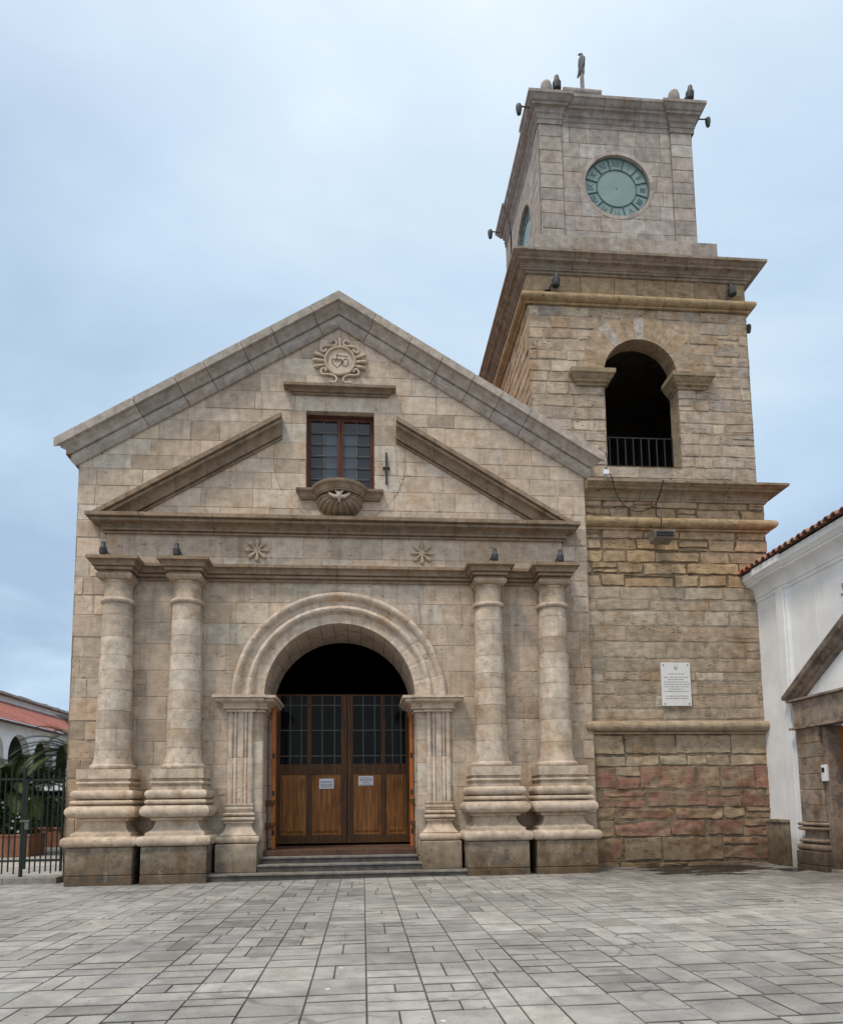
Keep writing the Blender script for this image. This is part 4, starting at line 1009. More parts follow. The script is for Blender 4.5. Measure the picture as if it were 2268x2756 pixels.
m = MB(); m.sweep(sq(BL, BR, TY, TB), PU, (0.27, 0.225, 0.18), closed=True, cut=1.5, tint=0.06)
m.quad((BL, TY, 15.598), (BR, TY, 15.598), (BR, TB, 15.598), (BL, TB, 15.598), (0.27, 0.225, 0.18)); m.build('belfry_cornice', M['rubble'], tower, smooth=40)
# clock stage
KX0, KX1, KY0, KY1 = 5.24, 9.58, 0.95, 5.29
m = MB(); m.box(4.92, 10.0, 0.66, 5.55, 15.6, 16.72, (0.33, 0.29, 0.25)); 
blocks(m, (0, 0.655, 0), (1, 0, 0), (0, 0, 1), (0, -1, 0), 4.92, 10.0, rows_between(15.6, 16.72, 0.56), 1.1, lambda u, v: jit((0.34, 0.30, 0.26), 0.1, 0.02), (0.28, 0.25, 0.22), jw=0.008, dj=0.003)
m.build('clock_plinth', M['clockstone'], tower)
DCX, DCZ, DR = 7.41, 18.57, 0.925
def clock_col(u, v):
    q = random.random(); c = CLOCK
    if q < 0.15: c = mixc(c, (0.45, 0.43, 0.40), 0.6)
    elif q < 0.3: c = mixc(c, (0.29, 0.26, 0.245), 0.6)
    return jit(c, 0.06, 0.02)
m = MB()
def keep_dial(u, v): return (u - DCX) ** 2 + (v - DCZ) ** 2 > (DR + 0.035) ** 2
def keep_dial2(u, v): return (u - 3.12) ** 2 + (v - DCZ) ** 2 > (DR + 0.035) ** 2
RW = rows_between(16.72, 20.3, 0.45)
CM = (0.30, 0.27, 0.24)
blocks(m, (0, KY0, 0), (1, 0, 0), (0, 0, 1), (0, -1, 0), KX0 + .61, KX1 - .61, RW, 0.66, clock_col, CM, keep=keep_dial, jw=0.008, er=0.004, dj=0.004, rough=0.004, cs=0.035, es=0.3)
blocks(m, (KX0, 0, 0), (0, 1, 0), (0, 0, 1), (-1, 0, 0), KY0 + .61, KY1 - .61, RW, 0.66, clock_col, CM, keep=keep_dial2, jw=0.008, er=0.004, dj=0.004, rough=0.004, cs=0.035, es=0.3)
for x0 in (KX0, KX1 - 0.61):
    blocks(m, (0, KY0 - 0.05, 0), (1, 0, 0), (0, 0, 1), (0, -1, 0), x0, x0 + 0.61, rows_between(16.72, 20.3, 0.42), 2.0, clock_col, CM, jw=0.012, er=0.006, dj=0.003, cs=0.2)
    for xx in (x0, x0 + 0.61): m.quad((xx, KY0 - 0.05, 16.72), (xx, KY0 + .02, 16.72), (xx, KY0 + .02, 20.3), (xx, KY0 - 0.05, 20.3), CLOCK)
for y0 in (KY0 - 0.05, KY1 - 0.61):
    blocks(m, (KX0 - 0.05, 0, 0), (0, 1, 0), (0, 0, 1), (-1, 0, 0), y0, y0 + 0.66, rows_between(16.72, 20.3, 0.42), 2.0, clock_col, CM, jw=0.012, er=0.006, dj=0.003, cs=0.2)
    m.quad((KX0 - .05, y0 + .66, 16.72), (KX0 + .02, y0 + .66, 16.72), (KX0 + .02, y0 + .66, 20.3), (KX0 - .05, y0 + .66, 20.3), CLOCK)
m.quad((KX0 - .05, KY0 - 0.05, 16.72), (KX0, KY0 - 0.05, 16.72), (KX0, KY0 - .05, 20.3), (KX0 - .05, KY0 - 0.05, 20.3), CLOCK)
m.quad((KX1, KY0 - .05, 16.72), (KX1, KY1, 16.72), (KX1, KY1, 20.3), (KX1, KY0 - .05, 20.3), CLOCK); m.quad((KX0, KY1, 16.72), (KX1, KY1, 16.72), (KX1, KY1, 20.3), (KX0, KY1, 20.3), CLOCK)
m.build('clock_stage_wall', M['clockstone'], tower)
# entablature of the clock stage, stepping out over the corner pilasters
w = 0.61; s = 0.06
pa = [(KX0 - s, KY1 + s), (KX0 - s, KY1 - w), (KX0, KY1 - w), (KX0, KY0 + w), (KX0 - s, KY0 + w), (KX0 - s, KY0 - s), (KX0 + w, KY0 - s), (KX0 + w, KY0), (KX1 - w, KY0), (KX1 - w, KY0 - s), (KX1 + s, KY0 - s), (KX1 + s, KY0 + w), (KX1, KY0 + w), (KX1, KY1 - w), (KX1 + s, KY1 - w), (KX1 + s, KY1 + s)]
PK = [(0, 20.20), (0.02, 20.20), (0.03, 20.32), (0.06, 20.33), (0.06, 20.37), (0.04, 20.38), (0.05, 20.44), (0.09, 20.46)] + cove(0.11, 20.47, 0.25, 20.60, 4) + [(0.27, 20.605), (0.28, 20.66), (0.32, 20.67)] + cyma(0.33, 20.675, 0.46, 20.80, 4) + [(0.48, 20.805), (0.48, 20.88), (0, 20.92)]
PK = [(o * 0.60, 20.24 + (z - 20.20) * 1.11) for o, z in PK]
m = MB(); m.sweep(pa, PK, (0.285, 0.255, 0.235), closed=True, cut=1.3, tint=0.05)
m.quad((KX0 - s, KY0 - s, 21.035), (KX1 + s, KY0 - s, 21.035), (KX1 + s, KY1 + s, 21.035), (KX0 - s, KY1 + s, 21.035), (0.25, 0.22, 0.2)); m.build('clock_cornice', M['clockstone'], tower, smooth=35)
# low pyramidal cap, hip roll, ball finials and post
m = MB(); m.add([(KX0 + .3, KY0 + .3, 21.03), (KX1 - .3, KY0 + .3, 21.03), (KX1 - .3, KY1 - .3, 21.03), (KX0 + .3, KY1 - .3, 21.03), (7.41, 3.12, 21.4)], [(0, 1, 4), (1, 2, 4), (2, 3, 4), (3, 0, 4)], (0.3, 0.26, 0.23)); m.build('cap_roof', M['clockstone'], tower)
m = MB(); m.tube([(5.90, 0.80, 21.12), (6.96, 0.80, 21.10)], 0.14, 12, (0.30, 0.27, 0.25)); m.build('ridge_stone', M['clockstone'], tower, smooth=40)
for x in (5.44, 9.08):
    m = MB(); m.lathe(x, 0.82, [(0.001, 21.0), (0.13, 21.005), (0.15, 21.04), (0.165, 21.14), (0.16, 21.28), (0.135, 21.38), (0.08, 21.44), (0.03, 21.46), (0.001, 21.462)], 16, col=(0.30, 0.27, 0.25)); m.build('ball_finial', M['clockstone'], tower, smooth=60)
m = MB(); m.lathe(6.47, 0.82, [(0.001, 21.0), (0.07, 21.01), (0.06, 21.1), (0.055, 21.77), (0.075, 21.79), (0.085, 21.91), (0.05, 21.97), (0.001, 21.98)], 12, col=(0.26, 0.24, 0.23)); m.build('finial_post', M['clockstone'], tower, smooth=40)
# dials
def make_dial(cx, cy, rot):
    """modelled facing -Y about (0,0), then turned and moved"""
    def xf(p):
        x, y, z = p; c, s_ = math.cos(rot), math.sin(rot); return (cx + x * c - y * s_, cy + x * s_ + y * c, DCZ + z)
    def fin(m): m.v = [xf(p) for p in m.v]; return m
    # surround stones
    m = MB()
    for i in range(12):
        c = clock_col(0, 0); a0, a1 = 2 * math.pi * i / 12 + 0.13, 2 * math.pi * (i + 1) / 12 + 0.125
        m.arcsweep(0, 0, [(DR, 0.2), (DR, -0.008), (DR + 0.10, -0.008), (DR + 0.10, 0.02)], a0, a1, 1, c, seg=4, groove=0.0)
    fin(m).build('dial_surround', M['clockstone'], tower)
    m = MB(); N = 64
    m.add([(DR * 1.003 * math.cos(2 * math.pi * i / N), 0.11, DR * 1.003 * math.sin(2 * math.pi * i / N)) for i in range(N)], [tuple(range(N))])
    d = fin(m).build('clock_dial', M['dial'], tower)
    m = MB()
    for r, w_ in ((0.905, 0.014), (0.565, 0.015)):
        m.tube([(r * math.cos(2 * math.pi * i / 60), 0.10, r * math.sin(2 * math.pi * i / 60)) for i in range(61)], w_, 6, caps=False)
    for i in range(12):
        a = math.pi / 2 - (i + 0.5) * math.pi / 6
        m.tube([(r * math.cos(a), 0.097, r * math.sin(a)) for r in (0.57, 0.90)], 0.016, 6)
    m.tube([(0, 0.095, 0), (0, 0.11, 0)], 0.015, 10)
    fin(m).build('dial_ring', M['dialdark'], d, smooth=40)
    m = MB()
    for i, t in enumerate(('XII', 'I', 'II', 'III', 'IIII', 'V', 'VI', 'VII', 'VIII', 'IX', 'X', 'XI')):
        cu = bpy.data.curves.new('numeral', 'FONT'); cu.body = t; cu.size = 0.23; cu.align_x = 'CENTER'; cu.align_y = 'CENTER'; cu.extrude = 0.006; cu.resolution_u = 2
        ob = bpy.data.objects.new('numeral', cu); COL.objects.link(ob)
        bpy.context.view_layer.update()
        me = ob.evaluated_get(bpy.context.evaluated_depsgraph_get()).to_mesh()
        a = -i * math.pi / 6; ca, sa = math.cos(a), math.sin(a); vs = []
        for v in me.vertices:
            x, y = v.co.x * 0.85, v.co.y + 0.735; vs.append((x * ca - y * sa, 0.104 - v.co.z, x * sa + y * ca))
        m = MB(); m.add(vs, [tuple(p.vertices) for p in me.polygons])
        ob.evaluated_get(bpy.context.evaluated_depsgraph_get()).to_mesh_clear(); bpy.data.objects.remove(ob); bpy.data.curves.remove(cu)
        fin(m).build('numeral', M['numeral'], d)
    return d
make_dial(DCX, KY0, 0.0); make_dial(KX0, 3.12, -math.pi / 2)

# ------------------------------------------------------------------ spotlights
def make_spot(name='spotlight'):
    t = thing(name, 'spot', 'spotlight', (0, 0, 0))
    m = MB(); m.lathe(0, 0, [(0.001, 0.06), (0.075, 0.06), (0.082, 0.08), (0.082, 0.20), (0.055, 0.23), (0.05, 0.30), (0.04, 0.34), (0.001, 0.345)], 16); m.build('lamp_body', M['lamp'], t, smooth=40)
    m = MB(); m.tube([(0, 0.05, 0.16), (0.0, 0.10, 0.10), (0.0, 0.16, -0.02)], 0.018, 6); m.box(-0.07, 0.07, 0.10, 0.22, -0.03, -0.005); m.build('bracket', M['iron'], t)
    return t
SP = make_spot()
spots = [
    # x, y, z, tilt x, turn z, scale, label
    (-5.42, -0.62, 7.185, 0, R(-90), 1.0, 'dark spotlight standing on the capital of the outermost left column'),
    (-3.82, -0.62, 7.185, 0, R(-90), 1.0, 'dark spotlight on the second capital from the church left corner'),
    (3.42, -0.62, 7.185, 0, R(90), 1.0, 'dark spotlight on the inner capital right of the doorway arch'),
    (4.98, -0.62, 7.185, 0, R(90), 1.0, 'dark spotlight on the capital nearest the bell tower'),
    (5.26, -0.03, 14.62, R(6), R(60), 1.25, 'spotlight on the tower roll above the belfry arch, left end'),
    (9.98, -0.03, 14.62, R(-8), R(60), 1.25, 'spotlight on the tower roll above the belfry arch, right end'),
    (5.72, 0.74, 21.06, 0, R(20), 1.45, 'upright spotlight on the tower top beside the left ball finial'),
    (9.50, 0.74, 21.06, R(4), R(60), 1.4, 'upright spotlight on the tower top beside the right ball finial'),
]
LIGHTG = 'spotlights on the church and tower ledges'
for i, (x, y, z, tx, rz, s_, lab) in enumerate(spots):
    o = SP if i == 0 else copy_tree(SP)
    o.location = (x, y, z); o.rotation_euler = (tx, 0, rz); o.scale = (s_,) * 3; tag(o, lab, 'spotlight', LIGHTG)
def make_hang():
    t = thing('wall_spotlight', 'x', 'spotlight')
    m = MB(); m.tube([(0, 0, 0), (-0.28, 0, 0.02)], 0.02, 6); m.build('arm', M['iron'], t)
    m = MB(); m.lathe(-0.32, 0, [(0.001, 0.06), (0.07, 0.05), (0.085, 0.0), (0.08, -0.10), (0.055, -0.22), (0.001, -0.25)], 14); m.build('lamp_body', M['lamp'], t, smooth=40)
    return t
HG = make_hang()
for i, (x, y, z, rz, s_, lab) in enumerate(((4.96, 0.75, 20.55, 0, 1.0, 'hanging spotlight on the left edge of the top cornice, near the front corner'),
                                  (4.96, 5.2, 20.65, 0, 1.0, 'hanging spotlight at the far rear of the clock stage cornice'),
                                  (9.80, 0.9, 20.72, math.pi, 0.9, 'hanging spotlight on the right edge of the top cornice'),
                                  (10.40, 0.5, 14.22, math.pi, 0.8, 'small spotlight on the belfry right edge under the roll'))):
    o = HG if i == 0 else copy_tree(HG)
    o.location = (x, y, z); o.rotation_euler = (0, 0, rz); o.scale = (s_,) * 3; tag(o, lab, 'spotlight', 'spotlights hanging off the tower')
fl = thing('floodlight', 'grey box floodlight fixed under the roll on the tower front', 'floodlight', (7.64, TY - 0.35, 8.0))
m = MB(); m.add([(7.36, -0.45, 8.14), (7.92, -0.45, 8.14), (7.92, -0.05, 8.19), (7.36, -0.05, 8.19), (7.40, -0.40, 7.96), (7.88, -0.40, 7.96), (7.88, -0.08, 7.90), (7.40, -0.08, 7.90)], [(0, 1, 2, 3), (4, 7, 6, 5), (0, 4, 5, 1), (1, 5, 6, 2), (2, 6, 7, 3), (3, 7, 4, 0)]); m.build('housing', M['greybox'], fl, bevel=0.012)
m = MB(); m.box(7.43, 7.85, -0.462, -0.42, 8.0, 8.045); m.box(7.43, 7.85, -0.458, -0.42, 8.07, 8.10); m.build('lens', M['iron'], fl)
m = MB(); m.box(7.58, 7.70, -0.08, 0.16, 8.0, 8.12); m.build('bracket', M['iron'], fl)
# cables
cb = thing('power_cable', 'thin black cable looping from the gable end across the tower cornice', 'cable', (6.3, -0.1, 9.6))
m = MB(); m.tube(curve([(6.27, -0.36, 10.12), (6.33, -0.33, 9.85), (6.28, -0.32, 9.68), (6.42, -0.32, 9.50), (6.62, -0.10, 9.12), (6.95, 0.06, 8.88), (7.3, 0.08, 8.82), (7.62, 0.0, 8.98), (7.72, -0.22, 9.30)], 5), 0.011, 5)
m.tube(curve([(7.72, -0.32, 9.47), (7.70, -0.18, 9.25), (7.68, 0.06, 9.05), (7.68, 0.10, 8.72), (7.69, -0.12, 8.60), (7.70, -0.12, 8.45), (7.68, 0.0, 8.2)], 5), 0.011, 5); m.build('wire', M['iron'], cb)
m = MB(); m.box(6.20, 6.34, -0.38, -0.28, 9.55, 9.67); m.build('junction_box', M['paper'], cb, bevel=0.01)

# ------------------------------------------------------------------ bird on the post
def skin_mesh(name, verts, edges, radii, mat, parent, sub=2):
    me = bpy.data.meshes.new(name); me.from_pydata(verts, edges, []); me.update()
    o = bpy.data.objects.new(name, me); COL.objects.link(o)
    sk = o.modifiers.new('skin', 'SKIN'); me.skin_vertices.new() if not me.skin_vertices else None
    for i, r in enumerate(radii): me.skin_vertices[0].data[i].radius = (r, r) if not isinstance(r, tuple) else r
    me.skin_vertices[0].data[0].use_root = True
    sb = o.modifiers.new('sub', 'SUBSURF'); sb.levels = sub; sb.render_levels = sub
    bpy.context.view_layer.update()
    me2 = bpy.data.meshes.new_from_object(o.evaluated_get(bpy.context.evaluated_depsgraph_get()))
    bpy.data.objects.remove(o)
    me2.materials.clear(); me2.materials.append(mat); me2.name = name
    for p in me2.polygons: p.use_smooth = True
    o = bpy.data.objects.new(name, me2); COL.objects.link(o)
    if parent is not None: setp(o, parent)
    return o
M['feather'] = plain_mat('dark_grey_plumage', srgb(88, 88, 90), 0.7, 0.3, nscale=25)
bx, by_, bz = 6.47, 0.82, 21.97
bird = thing('perched_bird', 'dark bird of prey perched on the post at the tower top, looking left', 'bird', (bx, by_, bz))
skin_mesh('body', [(bx - .00, by_, bz + .14), (bx - .005, by_, bz + .02), (bx - .06, by_ + .02, bz - .14), (bx - .12, by_ + .03, bz - .30), (bx + .01, by_, bz + .26), (bx + .01, by_, bz + .36), (bx + .0, by_, bz + .42), (bx - .05, by_, bz + .415), (bx - .10, by_, bz + .395)],
          [(0, 1), (1, 2), (2, 3), (0, 4), (4, 5), (5, 6), (6, 7), (7, 8)], [0.105, 0.095, 0.05, 0.022, 0.095, 0.058, 0.05, 0.03, 0.008], M['feather'], bird)
for s_ in (-1, 1):
    skin_mesh('wing', [(bx + .03, by_ + s_ * .085, bz + .26), (bx + .02, by_ + s_ * .10, bz + .12), (bx - .03, by_ + s_ * .08, bz - .05), (bx - .08, by_ + s_ * .04, bz - .20)], [(0, 1), (1, 2), (2, 3)], [(.05, .03), (.07, .03), (.05, .02), (.015, .01)], M['feather'], bird)
for s_ in (-1, 1):
    k = MB(); k.tube([(bx + .01, by_ + s_ * .035, bz + .05), (bx + .01, by_ + s_ * .035, bz + .002)], 0.014, 6)
    for d in (-.03, 0, .03): k.tube([(bx + .01, by_ + s_ * .035, bz + .006), (bx - .04, by_ + s_ * .035 + d, bz + .008)], 0.007, 5)
    k.build('leg', M['feather'], bird)

# ------------------------------------------------------------------ plaque, notices
def lines(parent, x0, x1, rows_, y, mat, h):
    m = MB()
    for (z, a, b) in rows_:
        x = x0 + (x1 - x0) * a; xe = x0 + (x1 - x0) * b
        while x < xe - 0.004:
            w_ = random.choice([0.4, 0.7, 1.0, 1.3]) * h * 5; w_ = min(w_, xe - x)
            m.box(x, x + w_, y - 0.0015, y + 0.002, z - h / 2, z + h / 2); x += w_ + h * 0.9
    m.build('lettering', mat, parent)
pq = thing('marble_plaque', 'white marble plaque with engraved lettering bolted to the tower wall', 'plaque', (7.98, TY, 3.9))
px0, px1, pz0, pz1, py = 7.60, 8.33, 3.91, 4.98, TY - 0.075
m = MB(); m.box(px0, px1, py, TY - 0.005, pz0, pz1); m.build('slab', M['marble'], pq, bevel=0.004)
H = pz1 - pz0
lines(pq, px0, px1, [(pz1 - H * f, a, b) for f, a, b in ((.265, .22, .80), (.34, .08, .92), (.395, .22, .78), (.45, .08, .92), (.505, .06, .95), (.56, .08, .93), (.615, .22, .76), (.67, .08, .92), (.775, .12, .88), (.83, .10, .92))], py, M['greyink'], 0.017)
m = MB(); cx, cz = (px0 + px1) / 2, pz1 - H * 0.12
m.tube([(cx - .03, py, cz + .08), (cx - .005, py, cz - .02), (cx + .01, py, cz - .08)], 0.006, 5); m.tube([(cx + .05, py, cz + .08), (cx + .01, py, cz)], 0.006, 5); m.tube([(cx - .05, py, cz), (cx, py, cz - .01), (cx + .05, py, cz + .01)], 0.006, 5); m.tube([(cx - .045, py, cz - .03), (cx + .045, py, cz - .03)], 0.005, 5); m.build('incised_mark', M['greyink'], pq)
for x in (px0 + .06, px1 - .06):
    for z in (pz0 + .05, pz1 - .06): 
        m = MB(); m.tube([(x, py - .008, z), (x, py + .01, z)], 0.016, 10); m.build('bolt', M['iron'], pq)
for (x0, x1, z0, z1, rws, lab, tilt) in ((-0.775, -0.405, 2.03, 2.285, (.28, .42, .6, .72, .84), 'white printed notice taped to the left door leaf, the lower one', -0.02), (0.225, 0.60, 2.105, 2.345, (.2, .36, .52, .68, .87), 'white printed notice taped to the right door leaf, set higher', 0.01)):
    n = thing('paper_notice', lab, 'notice', ((x0 + x1) / 2, 1.87, z0), 'notices taped to the church door')
    m = MB(); m.box(x0, x1, 1.873, 1.8755, z0, z1); m.build('sheet', M['paper'], n)
    lines(n, x0, x1, [(z1 - (z1 - z0) * f, 0.10 if f < .65 or f > .7 else .3, 0.92 if f < .65 or f > .7 else .72) for f in rws], 1.873, M['ink'], 0.014)

# ------------------------------------------------------------------ white building on the right
wb = thing('white_building', 'white plastered building with clay tile eaves and carved stone doorway', 'building', (10.2, -4, 0))
WX = 10.2; WEND = -9.0
m = MB(); DY0, DY1 = -4.7, -2.15
m.box(WX, WX + 0.4, DY1, TY + 0.6, -0.1, 6.75); m.box(WX, WX + 0.4, WEND, DY0, -0.1, 6.75); m.box(WX, WX + 0.4, DY0, DY1, 3.2, 6.75)
m.box(WX + .4, WX + 8, WEND, WEND + 0.4, -0.1, 6.75); m.box(WX + 7.6, WX + 8, WEND + .4, TY, -0.1, 6.75)
m.build('wall', M['white'], wb, bevel=0.012)
PW = [(0, 6.52), (0.025, 6.52), (0.025, 6.60), (0.05, 6.61), (0.055, 6.72)] + cove(0.06, 6.73, 0.22, 6.90, 4) + [(0.25, 6.905), (0.25, 6.95), (0.28, 6.96), (0.33, 7.04), (0.35, 7.05), (0.35, 7.20), (-0.2, 7.21)]
m = MB(); m.sweep([(WX, TY + 0.02), (WX, -0.72), (WX - 0.06, -0.72), (WX - 0.06, -1.16), (WX, -1.16), (WX, WEND)], [(o, z) for o, z in PW], (1, 1, 1), tint=0); 
m.v = [p for p in m.v]; m.build('eaves_cornice', M['white'], wb, smooth=35)
m = MB(); m.box(WX - 0.06, WX + 0.01, -1.16, -0.72, 0.0, 6.60); m.box(WX - 0.10, WX - .061, -1.09, -0.79, 0.0, 6.52); m.build('pilaster', M['white'], wb, bevel=0.015)
m = MB(); m.box(WX - 0.12, WX + 0.0, -0.70, TY + 0.1, -0.1, 1.07, (0.26, 0.21, 0.15)); m.box(WX - 0.15, WX - .0, -0.725, TY + 0.09, 1.072, 1.15, (0.28, 0.23, 0.17)); m.build('dado', M['weathered'], wb, bevel=0.015)
# clay tiles: rows of rounded tiles running up the slope
m = MB(); SP_ = 0.235
y = TY + 0.05; rng = random.Random(3)
while y > WEND:
    c = jit(rng.choice([(0.30, 0.15, 0.105), (0.36, 0.20, 0.14), (0.27, 0.15, 0.12), (0.40, 0.26, 0.20)]), 0.1, 0.03)
    if y > -0.4: c = jit((0.42, 0.13, 0.07), 0.08)
    for j in range(9):
        x0 = WX - 0.47 + j * 0.42 + rng.uniform(-.015, .015); z0 = 7.24 + j * 0.42 * 0.42; x1 = x0 + 0.47; z1 = z0 + 0.47 * 0.42 - 0.02
        n = 7; vs, fs = [], []
        for (xx, zz, r) in ((x0, z0, 0.095), (x1, z1, 0.08)):
            for i in range(n + 1):
                a = math.pi * i / n; vs.append((xx, y + r * math.cos(a), zz + r * 1.0 * math.sin(a)))
            for i in range(n + 1):
                a = math.pi * i / n; vs.append((xx, y + (r - .018) * math.cos(a), zz + (r - .018) * math.sin(a)))
        k = 2 * (n + 1)
        for i in range(n): fs.append((i, i + 1, k + i + 1, k + i)); fs.append((n + 1 + i, k + n + 1 + i, k + n + 2 + i, n + 2 + i)); fs.append((i, n + 1 + i, n + 2 + i, i + 1))
        m.add(vs, fs, jit(c, 0.08))
        # channel tile between
        vs = []
        for (xx, zz) in ((x0, z0 - .035), (x1, z1 - .035)):
            for i in range(5):
                a = math.pi + math.pi * i / 4; vs.append((xx + 0.02, y - SP_ / 2 + 0.075 * math.cos(a), zz + 0.05 + 0.055 * math.sin(a)))
        m.add(vs, [(i, i + 1, 6 + i, 5 + i) for i in range(4)], jit((0.16, 0.10, 0.08), 0.1))
    y -= SP_
m.quad((WX - .3, TY + .1, 7.215), (WX + 3.6, TY + .1, 8.86), (WX + 3.6, WEND, 8.86), (WX - .3, WEND, 7.215), (0.2, 0.12, 0.09))
m.build('tile_roof', M['tile'], wb, smooth=40)
# carved stone doorway
DS = (0.29, 0.235, 0.185)
dr = MB()
for (y0, y1) in ((-2.16, -1.33), (-5.55, -4.72)):
    z = 1.12
    for h in (0.36, 0.33, 0.34, 0.36, 0.32, 0.34):
        dr.box(WX - 0.16, WX + 0.02, y0 + .02, y1 - .02, z + .003, z + h - .003, jit(DS, 0.14, 0.03)); z += h
    JB = MB(); JB.v, JB.f, JB.c = dr.v, dr.f, dr.c; JB.build('door_jamb', M['weathered'], wb, bevel=0.012); dr = MB()
for (ya, yb_) in ((-2.32, -2.163), (-4.72, -4.56)):
    dr = MB(); dr.box(WX - 0.10, WX + 0.30, ya, yb_, 0.1, 3.16, jit((0.24, 0.20, 0.165), 0.05)); dr.build('inner_jamb', M['weathered'], wb, bevel=0.012)
for (y0, y1) in ((-2.16, -1.33), (-5.55, -4.72)):
    b = MB(); yc, hh = (y0 + y1) / 2, (y1 - y0) / 2
    # sweep in plan: outward is -X
    pth = [(WX + 0.01, yc + hh - .08), (WX - 0.10, yc + hh - .08), (WX - 0.10, yc - hh + .08), (WX + 0.01, yc - hh + .08)]
    pth = pth
    PJ = [(0, 0.50)] + torus_prof(0.155, 0.08, 0.50, 0.64, 6) + [(0.06, 0.66)] + torus_prof(0.12, 0.05, 0.67, 0.75, 5) + [(0.04, 0.77), (0.02, 0.90)] + torus_prof(0.13, 0.04, 0.93, 1.02, 5) + torus_prof(0.13, 0.06, 1.03, 1.11, 5) + [(0, 1.118)]
    b.sweep(pth, PJ, DS, tint=0.05); b.build('jamb_base', M['weathered'], wb, smooth=40)
    p = MB(); p.box(WX - 0.26, WX + .02, y0 - .07, y1 + .12, -0.05, 0.20, jit((0.2, 0.165, 0.125), .05)); p.box(WX - 0.255, WX + .02, y0 - .065, y1 + .115, 0.203, 0.498, jit((0.2, 0.165, 0.125), .05)); p.build('jamb_plinth', M['weathered'], wb, bevel=0.02)
l = MB()
y = -1.28
for w_ in (1.05, 0.7, 0.8, 0.7, 1.07): l.box(WX - 0.17, WX + .02, y - w_ + .006, y, 3.22, 3.79, jit(DS, 0.09, .03)); y -= w_
l.box(WX - 0.24, WX + 0.01, -5.72, -1.20, 3.165, 3.215, (0.33, 0.27, 0.22)); l.box(WX - 0.26, WX + 0.01, -5.75, -1.17, 3.795, 3.845, (0.33, 0.27, 0.22)); l.build('lintel', M['weathered'], wb, bevel=0.008)
pd = MB(); PYC = -3.45
for sgn in (1, -1):
    prof = [(0.0, -0.38), (0.08, -0.37), (0.09, -0.27), (0.13, -0.25), (0.16, -0.15), (0.23, -0.13), (0.26, -0.04), (0.26, 0.0), (0, 0.02)]
    stn = [(PYC + sgn * 2.42, 3.95), (PYC + sgn * 1.30, 4.62), (PYC + sgn * 1.285, 4.63), (PYC, 5.37)]
    vs, fs, cs = [], [], []; k = len(prof); c = jit((0.25, 0.20, 0.165), 0.04)
    for j, (yy, zz) in enumerate(stn):
        if j == 2: c = jit((0.25, 0.20, 0.165), 0.08)
        for (o, dz) in prof: vs.append((WX - o, yy, zz + dz)); cs.append(c)
    for j in range(3):
        for a in range(k - 1): fs.append((j * k + a, (j + 1) * k + a, (j + 1) * k + a + 1, j * k + a + 1))
    fs.append(tuple(range(k))); pd.add(vs, fs, cs)
o = pd.build('pediment', M['weathered'], wb, smooth=35)
bm = bmesh.new(); bm.from_mesh(o.data); bmesh.ops.bisect_plane(bm, geom=bm.verts[:] + bm.edges[:] + bm.faces[:], plane_co=(0, 0, 3.87), plane_no=(0, 0, -1), clear_outer=True); bm.to_mesh(o.data); bm.free()
d = MB(); d.box(WX + 0.20, WX + 0.27, -4.55, -2.33, 0.1, 3.15); 
for yy in (-4.35, -3.85, -3.35, -2.85): d.box(WX + 0.175, WX + 0.198, yy, yy + 0.38, 0.4, 1.4); d.box(WX + 0.175, WX + 0.198, yy, yy + 0.38, 1.6, 2.95)
d.build('door', M['orangewood'], wb, bevel=0.008)
d = MB(); d.box(WX - 0.14, WX + 0.2, -4.9, -2.0, -0.05, 0.15, (0.23, 0.21, 0.19)); d.build('door_step', M['concrete'], wb, bevel=0.01)
ic = thing('intercom', 'small white intercom box on the stone jamb of the white building', 'intercom', (WX - 0.1, -2.24, 2.0))
d = MB(); d.box(WX - 0.18, WX - .101, -2.31, -2.17, 1.98, 2.33); d.build('case', M['paper'], ic, bevel=0.012)
d = MB(); d.box(WX - 0.186, WX - .18, -2.285, -2.195, 2.17, 2.27); d.build('panel', M['iron'], ic)
sg = thing('wall_sign', 'white sign with dark blue lettering high on the white building wall', 'sign', (WX, -3.6, 5.3))
d = MB(); d.box(WX - 0.02, WX - .002, -4.7, -2.92, 5.33, 6.13); d.build('board', M['paper'], sg, bevel=0.004)
def flat_text(txt, size, y, z, parent, mat, x=WX - 0.024):
    cu = bpy.data.curves.new('t', 'FONT'); cu.body = txt; cu.size = size; cu.extrude = 0.002
    ob = bpy.data.objects.new('t', cu); COL.objects.link(ob); bpy.context.view_layer.update()
    dg = bpy.context.evaluated_depsgraph_get(); me = ob.evaluated_get(dg).to_mesh(); k = MB()
    k.add([(x - v.co.z, y - v.co.x, z + v.co.y) for v in me.vertices], [tuple(p.vertices) for p in me.polygons])
    ob.evaluated_get(dg).to_mesh_clear(); bpy.data.objects.remove(ob); bpy.data.curves.remove(cu)
    k.build('lettering', mat, parent)
flat_text('EN', 0.13, -3.03, 5.93, sg, M['ink']); flat_text('IN D', 0.10, -2.99, 5.76, sg, M['ink']); flat_text('TEM', 0.10, -3.02, 5.55, sg, M['ink'])
d = MB(); d.box(WX - 0.024, WX - .019, -4.5, -3.03, 5.895, 5.905); d.box(WX - 0.024, WX - .019, -4.5, -3.02, 5.515, 5.523); d.build('underline', M['ink'], sg)

